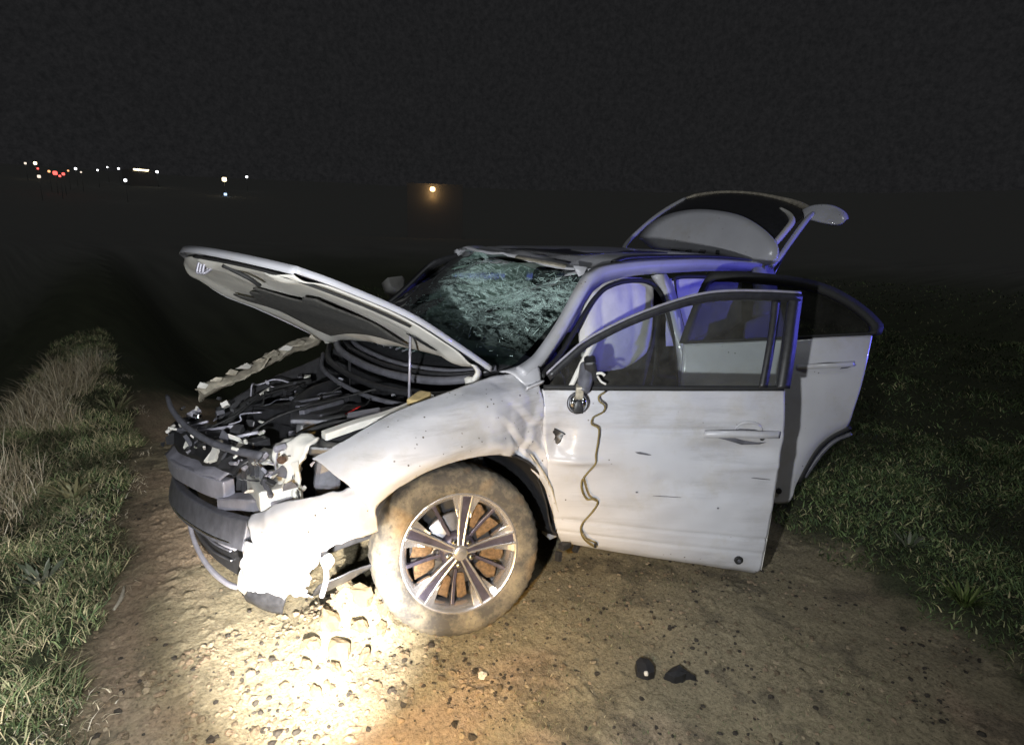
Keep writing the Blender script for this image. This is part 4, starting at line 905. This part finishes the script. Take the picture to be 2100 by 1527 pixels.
# --- wheels
def make_wheel(mat4, muddy=True):
    R_ = .355
    prof = [(.200,-.11),(.232,-.105),(.250,-.06),(.236,-.03),(.236,.0),(.246,.018),(.250,.012),(.250,-.04),(.238,-.05),(.215,-.09)]
    w = lathe('wheel', [(.236,-.15),(.222,-.12),(.215,-.04),(.225,-.012),(.238,.004),(.247,.008),(.252,.002),(.252,-.02)], 'alloy_bright', CAR, 72, mat4)
    tp = [(.245,.000),(.252,.010),(.272,.020),(.305,.022),(.328,.012),(.343,-.006),(.352,-.030),(.355,-.07),(.356,-.11),(.355,-.15),(.350,-.185),(.335,-.205),(.30,-.215),(.25,-.20),(.235,-.16)]
    V = []; n = 162
    pr = cr([(a_, b_, 0) for a_, b_ in tp], 44)
    for (r_, z_, _) in pr:
        for j in range(n):
            t = 2*math.pi*j/n; rr = r_
            if r_ > .326:
                rr += (.0028 if (j % 3 == 0) else -.0010)*min(1, max(0, (r_-.322)/.012))
            V.append((rr*math.cos(t), rr*math.sin(t), z_))
    V = np.array(V); V += (np.stack([fbm(V*26, 2, 50+k) for k in range(3)], 1)-.5)*.003
    mesh('tyre', V, [tuple(reversed(f)) for f in grid_faces(n, len(pr), True)], 'tyre_muddy', w)
    # spoke: a forked pair of bright machined arms with a dark channel between
    def arm(t0, r0, r1, w0, w1, z0, z1, shift0, shift1, mat, nm, dep=.028):
        vv = []
        c_, s_ = math.cos(t0), math.sin(t0)
        for k in range(7):
            t = k/6; r_ = r0+(r1-r0)*t; hw = (w0+(w1-w0)*t)/2; sh = shift0+(shift1-shift0)*t; z_ = z0+(z1-z0)*t-.010*math.sin(math.pi*t)
            for (dx, dz) in ((-hw, -dep), (-hw, 0), (hw, 0), (hw, -dep)):
                px, py = r_, sh+dx
                vv.append((px*c_-py*s_, px*s_+py*c_, z_+dz))
        ff = grid_faces(4, 7, True)+[(3, 2, 1, 0), (24, 25, 26, 27)]
        o = mesh(nm, vv, ff, mat, w, False); b = o.modifiers.new('bevel', 'BEVEL'); b.width = .0025; b.segments = 2; return o
    for k in range(5):
        a_ = rad(80-72*k)
        arm(a_, .035, .238, .016, .036, -.010, .000, 0, 0, 'alloy_dark', 'spoke_channel', .030)
        for sg in (-1, 1):
            arm(a_, .030, .240, .009, .012, -.004, .006, sg*.010, sg*.024, 'alloy_bright', 'spoke')
        arm(a_+rad(36), .045, .222, .014, .016, -.035, -.022, 0, 0, 'alloy_dark', 'rear_spoke', .02)
        for sg in (-1, 1):   # bright fillets at the rim
            arm(a_+rad(sg*10.5), .150, .238, .003, .036, -.008, .002, 0, 0, 'alloy_bright', 'spoke_foot')
        lug = [(0,.012),(.010,.012),(.011,.004),(.011,-.02)]
        t = a_+rad(36); mt = Matrix.Translation((.052*math.cos(t), .052*math.sin(t), -.012))
        lathe('lug_nut', lug, 'chrome', w, 10, mt)
    lathe('hub_cap', [(.0005,.010),(.022,.010),(.030,.006),(.034,-.004),(.036,-.03)], 'alloy_bright', w, 28)
    lathe('hub', [(.0005,-.022),(.06,-.022),(.075,-.03),(.08,-.06)], 'alloy_dark', w, 28)
    lathe('brake_disc', [(.0005,-.07),(.15,-.07),(.155,-.075),(.155,-.09),(.0005,-.09)], 'steel_dark', w, 40)
    lathe('barrel_back', [(.0005,-.125),(.21,-.125),(.23,-.12)], 'plastic_black', w, 40)
    if muddy:
        rr_ = random.Random(3)
        for k in range(5):
            for sg in (-1, 1):
                if k == 4 and True: pass
                a0 = rad(80-72*k-36)+sg*rad(13.0)
                if k == 4 : continue
                pts = []
                r0, r1 = (.10, .195)
                for (rq, wq) in ((r0, -.018), (r0+.01, .014), ((r0+r1)/2, .022), (r1, .026), (r1+.006, 0), (r1-.004, -.026), ((r0+r1)/2, -.020)):
                    rq += rr_.uniform(-.012, .012); wq += rr_.uniform(-.006, .006)
                    pts.append((rq*math.cos(a0)-wq*math.sin(a0), rq*math.sin(a0)+wq*math.cos(a0), -.062))
                poly_plate('mud_cake', pts, (0, 0, 1), .014, 'mud', w, .006)
    return w
def wheel_matrix(c, az, camber, sg=1):
    a_, b_ = rad(az), rad(camber)
    n = Vector((math.cos(a_)*math.cos(b_), math.sin(a_)*math.cos(b_), math.sin(b_)))
    e1 = Vector((0, 0, 1)).cross(n).normalized(); e2 = n.cross(e1)
    mm = Matrix((e1, e2, n)).transposed().to_4x4(); mm.translation = c; return mm
FWm = wheel_matrix((-.05, .84, .350), 66, 12)
fwheel = make_wheel(FWm)
def copy_tree(o, parent, mat4=None):
    c = o.copy(); COL.objects.link(c); c.parent = parent
    if mat4 is not None: c.matrix_local = mat4
    for ch in list(o.children): copy_tree(ch, c)
    return c
for (c_, az, cb) in [((-2.67, .80, .345), 90, 0), ((-2.67, -.80, .345), -90, 0), ((-.02, -.82, .345), -112, 0)]:
    copy_tree(fwheel, CAR, wheel_matrix(c_, az, cb))
# suspension bits behind the wheel
box('suspension_arm', (-.02,.55,.28), (.12,.44,.05), 'steel_dark', CAR, (12, 0, 8), .012)
tube('strut', [(-.05,.58,.35),(-.08,.56,.75)], .035, 'rust', CAR, 10, smoothpath=False)

# ------------------------------------------------------------------ loose things on the track
CL = [clod_mesh('earth_clod', 100+k, 2) for k in range(6)]
for me in CL: me.materials.append(M['soil'])
def set_col(me, c):
    at = me.color_attributes.new('col', 'FLOAT_COLOR', 'POINT'); at.data.foreach_set('color', [q for _ in me.vertices for q in (*c, 1)])
for me in CL: set_col(me, (.20, .15, .09))
spots = [(.30,.62,.045),(.22,.66,.035),(.40,.64,.05),(.47,.55,.038),(.24,.54,.05),(.34,.72,.03),(.18,.60,.03),(.45,.70,.028),(.52,.60,.03),(.29,.46,.05),(.38,.52,.05),(.55,.74,.022),(.36,.86,.020),(.20,.80,.024),(.62,.62,.02)]
for k, (x, y, s) in enumerate(spots):
    o = bpy.data.objects.new('earth_clod', CL[k % 6]); COL.objects.link(o)
    o.location = (x, y, hz(x, y)+s*.35); o.scale = (s*random.uniform(.8, 1.3), s, s*.9); o.rotation_euler = (random.random(), random.random(), random.random()*6)
    tag(o, 'lump of brown earth ploughed up between the bumper and front wheel', 'clod', 'earth lumps ploughed up by the bumper')
# gravel and crumbs: one uncountable spread
V0 = [np.array([v.co[:] for v in clod_mesh('tmp', 50+k, 1).vertices]) for k in range(5)]
F0 = [[tuple(p.vertices) for p in clod_mesh('tmp', 50, 1).polygons]][0]
VV, FF, CC = [], [], []
nv0 = len(V0[0]); base = 0
def scatter(n, xr, yr, smin, smax, dark=.35):
    global base
    k = 0
    while k < n:
        x, y = random.uniform(*xr), random.uniform(*yr)
        a_, b_ = track_d(np.array([x]), np.array([y]))
        if a_[0] > .1 or b_[0] > .1: continue
        if random.random() > .15+2.6*max(0, float(fbm(np.array([[x*2.6, y*2.6]]), 3, 90)[0])-.38): continue
        s = smin+(smax-smin)*random.random()**3
        P = V0[k % 5]*s*np.array([random.uniform(.8, 1.4), random.uniform(.8, 1.4), .8]); t = random.random()*6.28
        c_, s_ = math.cos(t), math.sin(t); P = np.c_[P[:, 0]*c_-P[:, 1]*s_, P[:, 0]*s_+P[:, 1]*c_, P[:, 2]]
        VV.append(P+np.array([x, y, 0])); XS.append((x, y, s))
        col = (.045, .038, .03) if random.random() < dark else random.choice([(.24, .18, .12), (.22, .165, .11), (.18, .14, .09), (.13, .10, .065), (.26, .21, .14)])
        CC.append(np.tile(np.array([*col, 1]), (nv0, 1))); FF.extend([tuple(i+base for i in f) for f in F0]); base += nv0; k += 1
XS = []
scatter(3200, (-1.6, 1.3), (.75, 2.4), .0025, .011)
scatter(1500, (0, 1.2), (.2, 1.3), .004, .018, .15)
scatter(1300, (-2.4, 1.3), (-2, 2.5), .004, .014)
XS = np.array(XS); zz = height(XS[:, 0], XS[:, 1])
for k in range(len(VV)): VV[k][:, 2] += zz[k]+XS[k, 2]*.25
gv = np.vstack(VV); gme = bpy.data.meshes.new('gravel'); gme.from_pydata(gv.tolist(), [], FF)
at = gme.color_attributes.new('col', 'FLOAT_COLOR', 'POINT'); at.data.foreach_set('color', np.vstack(CC).astype(np.float32).ravel())
gro = link('gravel', gme, 'soil', None, False); tag(gro, 'crumbs of soil and gravel scattered over the dirt track', 'gravel', None, 'stuff')
# plastic fragments
def fragment(name, x, y, outline, h, rz, label):
    P = [(x+a_*math.cos(rz)-b_*math.sin(rz), y+a_*math.sin(rz)+b_*math.cos(rz)) for a_, b_ in outline]
    z0 = hz(x, y); n = len(P)
    V = [(p[0], p[1], z0-.004) for p in P]+[(x+(p[0]-x)*.9, y+(p[1]-y)*.9, z0+h*random.uniform(.7, 1.15)) for p in P]+[(x, y, z0+h*1.2)]
    F = [(i, (i+1) % n, n+(i+1) % n, n+i) for i in range(n)]+[(n+i, n+(i+1) % n, 2*n) for i in range(n)]
    o = mesh(name, V, F, 'debris_black', None, False); tag(o, label, 'debris'); return o
fr1 = fragment('plastic_fragment', -.483, 1.481, [(-.045,-.03),(-.01,-.042),(.04,-.03),(.045,.015),(.02,.04),(-.02,.036),(-.05,.01)], .03, .5, 'squarish black plastic piece with a white bit at one corner, on the dirt')
box('white_chip', (-.449, 1.508, hz(-.449, 1.508)+.030), (.016,.016,.014), 'stone_pale', fr1, (20, 10, 30), .005)
fr2 = fragment('plastic_fragment', -.556, 1.580, [(-.055,-.01),(-.02,-.035),(.02,-.025),(.035,-.012),(.075,-.02),(.05,.01),(.02,.04),(-.02,.025)], .028, 2.4, 'jagged black plastic piece with a pointed end, on the dirt')
st = bpy.data.objects.new('pale_stone', clod_mesh('pale_stone', 9, 2)); COL.objects.link(st); st.data.materials.append(M['stone_pale'])
st.location = (.03, 1.083, hz(.03, 1.083)+.008); st.scale = (.024, .018, .016); tag(st, 'small pale stone on the dirt just below the muddy front tyre', 'stone')

# ------------------------------------------------------------------ grass
def blades(name, P, H, Wd, lean, C, label, cat='grass', droop=.5):
    n = len(P); ang = RNG.uniform(0, 2*math.pi, n); ld = RNG.uniform(0, 2*math.pi, n)
    sd = np.stack([np.cos(ang), np.sin(ang), np.zeros(n)], 1)*Wd[:, None]/2
    L = np.stack([np.cos(ld), np.sin(ld), np.zeros(n)], 1)*(lean*H)[:, None]
    up_ = np.zeros((n, 3)); up_[:, 2] = H
    b0 = P; b1 = P+up_*.55+L*.35; b2 = P+up_*(1-droop*lean[:, None]**1.0*.5)+L
    V = np.stack([b0-sd, b0+sd, b1-sd*.8, b1+sd*.8, b2], 1).reshape(-1, 3)
    i = np.arange(n)*5
    me = bpy.data.meshes.new(name); me.vertices.add(5*n); me.vertices.foreach_set('co', V.astype(np.float32).ravel())
    loops = np.stack([i, i+1, i+3, i+2, i+2, i+3, i+4], 1).ravel(); me.loops.add(7*n); me.loops.foreach_set('vertex_index', loops.astype(np.int32))
    st_ = np.stack([np.arange(n)*7, np.arange(n)*7+4], 1).ravel(); me.polygons.add(2*n); me.polygons.foreach_set('loop_start', st_.astype(np.int32))
    me.update(calc_edges=True)
    at = me.color_attributes.new('col', 'FLOAT_COLOR', 'POINT'); at.data.foreach_set('color', np.repeat(np.c_[C, np.ones(n)], 5, 0).astype(np.float32).ravel())
    o = link(name, me, 'blade', None, False); tag(o, label, cat, None, 'stuff'); return o
def cols(n, pal, p, jit=.25):
    c = np.array(pal)[RNG.choice(len(pal), n, p=p)]; return c*RNG.uniform(1-jit, 1+jit, (n, 1))
GREEN = [(.085,.115,.050), (.12,.15,.065), (.05,.075,.035), (.21,.20,.11), (.33,.28,.17)]
def patchy(p, c, sc, lo, hi, seed):
    return c*(lo+(hi-lo)*np.clip((fbm(p*sc, 3, seed)-.3)/.4, 0, 1))[:, None]
def region(n, xr, yr, test):
    out = []
    while sum(len(a_) for a_ in out) < n:
        x = RNG.uniform(*xr, n); y = RNG.uniform(*yr, n); k = test(x, y); out.append(np.stack([x[k], y[k]], 1))
    return np.vstack(out)[:n]
def vw(y): return np.interp(y, [-8, -5.9, -3.4, -1.7, .3, 4], [.25, .3, .62, .68, .9, .9])
# left verge
def tl(x, y):
    d = track_d(x, y)[0]; e = (fbm(np.stack([x, y], 1)*3.5, 3, 31)-.5)*.35
    cl = fbm(np.stack([x, y], 1)*5, 2, 77)
    return (d+e > .02) & (d < vw(y)+.5) & (RNG.random(len(x)) < .25+1.5*np.clip(cl-.3, 0, 1))
p = np.vstack([region(42000, (-.5, 2.6), (-3.2, 1.6), tl), region(11000, (-1.5, 1.5), (-8, -3.2), tl)])
z = height(p[:, 0], p[:, 1]); n = len(p); H = RNG.uniform(.02, .085, n)*(.45+1.2*fbm(p*4, 2, 5)); 
blades('verge_grass', np.c_[p, z-.005], H, RNG.uniform(.0025, .007, n), RNG.uniform(.3, 1.9, n), patchy(p, cols(n, GREEN, [.20,.20,.10,.28,.22], .45), 4.0, .5, 2.6, 67), 'short green grass along the verge left of the track')
# tall dry stalks on the outer edge of the bank
def td(x, y):
    d = track_d(x, y)[0]-vw(y); cl = fbm(np.stack([x, y], 1)*2.2, 2, 55)
    return (d > -.22) & (d < .35) & (cl > .42)
p = region(5200, (-.3, 2.8), (-5.5, .6), td); z = height(p[:, 0], p[:, 1]); n = len(p)
blades('dry_grass', np.c_[p, z-.01], RNG.uniform(.08, .36, n)*RNG.uniform(.5, 1.1, n), RNG.uniform(.002, .006, n), RNG.uniform(.2, 1.3, n), cols(n, [(.62,.52,.36),(.50,.40,.26),(.70,.62,.46),(.30,.26,.15)], [.4,.25,.2,.15]), 'tall straw-coloured dry grass on the edge of the bank')
# loose straw lying over the verge and its edge
def ts(x, y):
    d = track_d(x, y)[0]; cl = fbm(np.stack([x, y], 1)*3, 3, 58)
    return (d > -.10) & (d < vw(y)+.2) & (RNG.random(len(x)) < np.clip((cl-.42)*5, 0, 1))
p = region(4200, (-.5, 2.4), (-5, 1.4), ts); z = height(p[:, 0], p[:, 1]); n = len(p)
blades('dead_straw', np.c_[p, z+.004], RNG.uniform(.010, .04, n), RNG.uniform(.002, .006, n), RNG.uniform(1.0, 2.6, n), cols(n, [(.60,.52,.37),(.48,.40,.27),(.66,.60,.48),(.36,.30,.2)], [.4,.3,.15,.15]), 'flattened pale straw lying over the verge grass')
# right field
def tr_(x, y):
    d = track_d(x, y)[1]; e = (fbm(np.stack([x, y], 1)*2.5, 3, 31)-.5)*.5
    cl = fbm(np.stack([x, y], 1)*3, 3, 99)
    return (d+e > .02) & (RNG.random(len(x)) < .15+1.8*np.clip(cl-.32, 0, 1))
p = np.vstack([region(44000, (-4.5, -.6), (-.5, 4.5), tr_), region(32000, (-11, -2), (-2, 6), tr_), region(14000, (-24, -5), (-12, 10), tr_)])
z = height(p[:, 0], p[:, 1]); n = len(p); H = RNG.uniform(.012, .045, n)*(.3+1.4*fbm(p*3, 2, 5)); dist = np.hypot(p[:, 0]-1.3, p[:, 1]-2.6)
blades('field_grass', np.c_[p, z-.005], H*(1+dist*.06), RNG.uniform(.0025, .007, n)*(1+dist*.12), RNG.uniform(.4, 2.0, n), patchy(p, cols(n, GREEN, [.36,.24,.22,.12,.06], .4), 1.7, .35, 1.7, 66)*np.array([.95,1.0,.9]), 'dark green grass of the field behind the open doors')
# thin grass growing through the track
def tt(x, y):
    a_, b_ = track_d(x, y); cl = fbm(np.stack([x, y], 1)*2.0, 3, 12)
    return (a_ < 0) & (b_ < 0) & (cl > .56) & (x < .2)
p = region(2600, (-2.0, .2), (1.0, 2.9), tt); z = height(p[:, 0], p[:, 1]); n = len(p)
blades('track_grass', np.c_[p, z-.003], RNG.uniform(.006, .022, n), RNG.uniform(.0015, .003, n), RNG.uniform(.3, 1.4, n), cols(n, GREEN, [.2,.2,.1,.3,.2]), 'sparse short grass growing through the dirt track')
# single plants
def weed(x, y, n, hgt, w, pal, label, name='weed_plant', grp=None):
    r = random.Random(int((x*91+y*37)*100)); root = empty(name, (x, y, hz(x, y))); tag(root, label, 'plant', grp)
    V, F, C = [], [], []
    for k in range(n):
        a_ = r.uniform(0, 6.28); L = hgt*r.uniform(.5, 1.1); ln = r.uniform(.3, 1.1); c = np.array(r.choice(pal))*r.uniform(.75, 1.25)
        d = np.array((math.cos(a_), math.sin(a_), 0)); s = np.array((-d[1], d[0], 0))*w*r.uniform(.6, 1.2)
        o_ = d*r.uniform(0, .03); i = len(V)
        for t, ww in ((0, .25), (.35, .9), (.7, .8), (1, .05)):
            q = o_+d*L*ln*t+np.array((0, 0, L*(t-.45*ln*t*t))); V += [q-s*ww, q+s*ww]; C += [c, c]
        F += [(i, i+1, i+3, i+2), (i+2, i+3, i+5, i+4), (i+4, i+5, i+7, i+6)]
    me = bpy.data.meshes.new('leaves'); me.from_pydata([tuple(v) for v in V], [], F)
    at = me.color_attributes.new('col', 'FLOAT_COLOR', 'POINT'); at.data.foreach_set('color', [float(q) for c in C for q in (*c, 1)])
    link('leaves', me, 'blade', root)
weed(-1.86, 2.27, 70, .13, .006, [(.12,.17,.05),(.17,.2,.07),(.08,.12,.03)], 'bright green tuft of leafy weed at the right edge of the track')
weed(-2.25, 1.95, 40, .10, .008, [(.09,.12,.06),(.16,.17,.12)], 'grey-green low weed in the field grass near the bright tuft')
weed(.98, -1.55, 46, .15, .012, [(.30,.27,.14),(.36,.34,.2)], 'pale broad-leaved dry weed among the verge grass')
weed(1.22, -.62, 40, .12, .011, [(.13,.15,.10),(.2,.21,.16)], 'grey-green broad-leaved weed low in the verge grass')
weed(.45, -3.3, 46, .2, .01, [(.16,.18,.09),(.28,.26,.15)], 'tall pale weed at the far tip of the verge')
tk = tube('twig', [(1.00,-.30,hz(1.0,-.3)+.012),(.96,-.36,hz(.96,-.36)+.016),(.93,-.45,hz(.93,-.45)+.014)], [.006,.010,.005], 'torn_metal', None, 6)
tag(tk, 'short pale stick lying on the dirt at the verge edge', 'stick')

# ------------------------------------------------------------------ distant lights on the slope beyond the fields
def street_lamp(d, dist, head, size, mat, label, grp=None, arm=0.0):
    x, y = 1.317+d[0]*dist, 2.561+d[1]*dist; z = 1.644+d[2]*dist
    zg = float(height(np.array([x]), np.array([y]), False)[0])
    root = empty('street_lamp', (x, y, zg)); tag(root, label, 'street lamp', grp)
    tube('pole', [(0, 0, -.3), (0, 0, z-zg)], [.05, .03], 'post', root, 6, smoothpath=False)
    size = (size[0]*.75, size[1]*.75)
    box('lamp_head', (0, 0, z-zg), (size[0], size[0], size[1]), mat, root, (0, 0, 0), size[1]*.3)
    return root
def solve(d):
    for dist in np.arange(115, 420, 1.0):
        x, y = 1.317+d[0]*dist, 2.561+d[1]*dist
        if 1.644+d[2]*dist-float(height(np.array([x]), np.array([y]), False)[0]) < 5: return dist
    return 260
GL = 'street lamps on the far slope'
far = [((-.0884,-.9961,.0674), .8, 'lamp_dim', 'dim warm street lamp at the end of the far lights'), ((-.0982,-.9952,.0683), 1.1, 'lamp_warm', 'bright yellow street lamp beside a dimmer one on the far slope'),
 ((-.100,-.995,.0524), .8, 'lamp_dim', 'dim warm lamp just below the yellow pair on the far slope'), ((-.117,-.9931,.0579), 1.2, 'lamp_red', 'bright red light on the far slope'), ((-.1255,-.9921,.0573), .8, 'lamp_red', 'fainter red light next to the bright red one'),
 ((-.1000,-.9945,.062), .6, 'lamp_red', 'tiny red light above the bright red one'),
 ((-.111,-.9938,.0595), .7, 'lamp_orange_far', 'small orange light touching the bright red one'), ((-.131,-.9914,.0618), .55, 'lamp_orange_far', 'faint orange light between the red and white lamps'),
 ((-.1215,-.9926,.0545), .6, 'lamp_red', 'tiny red light just under the pair of red ones'), ((-.1445,-.9895,.0610), .5, 'lamp_dim', 'faint warm lamp below the white row'),
 ((-.1392,-.9903,.065), .8, 'lamp_white', 'small white lamp nearest the red lights'), ((-.1627,-.9867,.0649), .6, 'lamp_white', None), ((-.1739,-.9848,.0695), .6, 'lamp_white', None),
 ((-.1862,-.9825,.0686), .8, 'lamp_white', None), ((-.1923,-.9813,.0538), .8, 'lamp_white', 'white lamp standing lower than the row of white lamps'),
 ((-.2195,-.9756,.0680), 1.0, 'lamp_warm', None), ((-.2302,-.9731,.0675), 1.0, 'lamp_white', 'white lamp at the end of the lit row'),
 ((-.3402,-.9404,.0677), .9, 'lamp_white', 'lone white lamp between the twin lamp and the orange lamp')]
for d, s, mt, lb in far:
    street_lamp(d, solve(d), 5, (s, s), mt, lb or 'small white street lamp in the row on the far slope', GL if lb is None else None)
d = (-.2094, -.9778, .0680); ds = solve(d)
sx, sy, sz = 1.317+d[0]*ds, 2.561+d[1]*ds, 1.644+d[2]*ds; zg = float(height(np.array([sx]), np.array([sy]), False)[0])
sh = empty('lit_shed', (sx, sy, zg)); tag(sh, 'long low shed with a strip of lit windows on the far slope', 'building')
box('wall', (0, 0, 2.4), (9, 5, 5.4), 'wall_dark', sh, (0, 0, 12), .02)
box('window', (0, 2.55, sz-zg), (4.6, .3, .5), 'lamp_warm', sh, (0, 0, 12), .02)
# twin lamp: warm head, small blue light on the same pole
d = (-.3114, -.9503, .0625); ds = solve(d); r_ = street_lamp(d, ds, 5, (1.5, 1.5), 'lamp_warm', 'warm street lamp with a small blue light lower on its pole')
zz_ = 1.644+.0385*ds-r_.location.z
box('blue_light', (.1, .2, max(.6, zz_)), (.7, .7, .7), 'lamp_blue', r_, (0, 0, 0), .1)
# orange lamp, nearer, with a wall added behind to catch its glow
d = (-.5839, -.8118, .0618); ds = 100; hx, hy, hz_ = 1.317+d[0]*ds, 2.561+d[1]*ds, 1.644+d[2]*ds
zg = float(height(np.array([hx]), np.array([hy]), False)[0])
ho = empty('wall_lamp', (hx, hy, zg)); tag(ho, 'single orange lamp bracketed to an added dark wall', 'wall lamp')
tube('bracket', [(-.5, -.7, hz_-zg+.2), (0, 0, hz_-zg)], [.05, .05], 'post', ho, 6, smoothpath=False)
box('lamp_head', (0, 0, hz_-zg), (.62, .62, .62), 'lamp_orange', ho, (0, 0, 0), .2)
hs = empty('glow_wall', (hx, hy, zg)); tag(hs, 'plain dark wall added to catch the glow of the orange lamp', 'building')
rz_ = math.atan2(.8118, .5839); RM = Matrix.Rotation(rz_, 4, 'Z')
o_ = box('wall', (-3.4, .4, (hz_-zg)/2+.3), (5, 9, hz_-zg+1.2), 'wall_dark', hs, (0, 0, 0), .02); o_.matrix_local = RM
lo = lamp('yard_lamp_light', 'POINT', (hx-.1, hy-.14, hz_-1.1), None, 34, (1, .6, .25), .15)
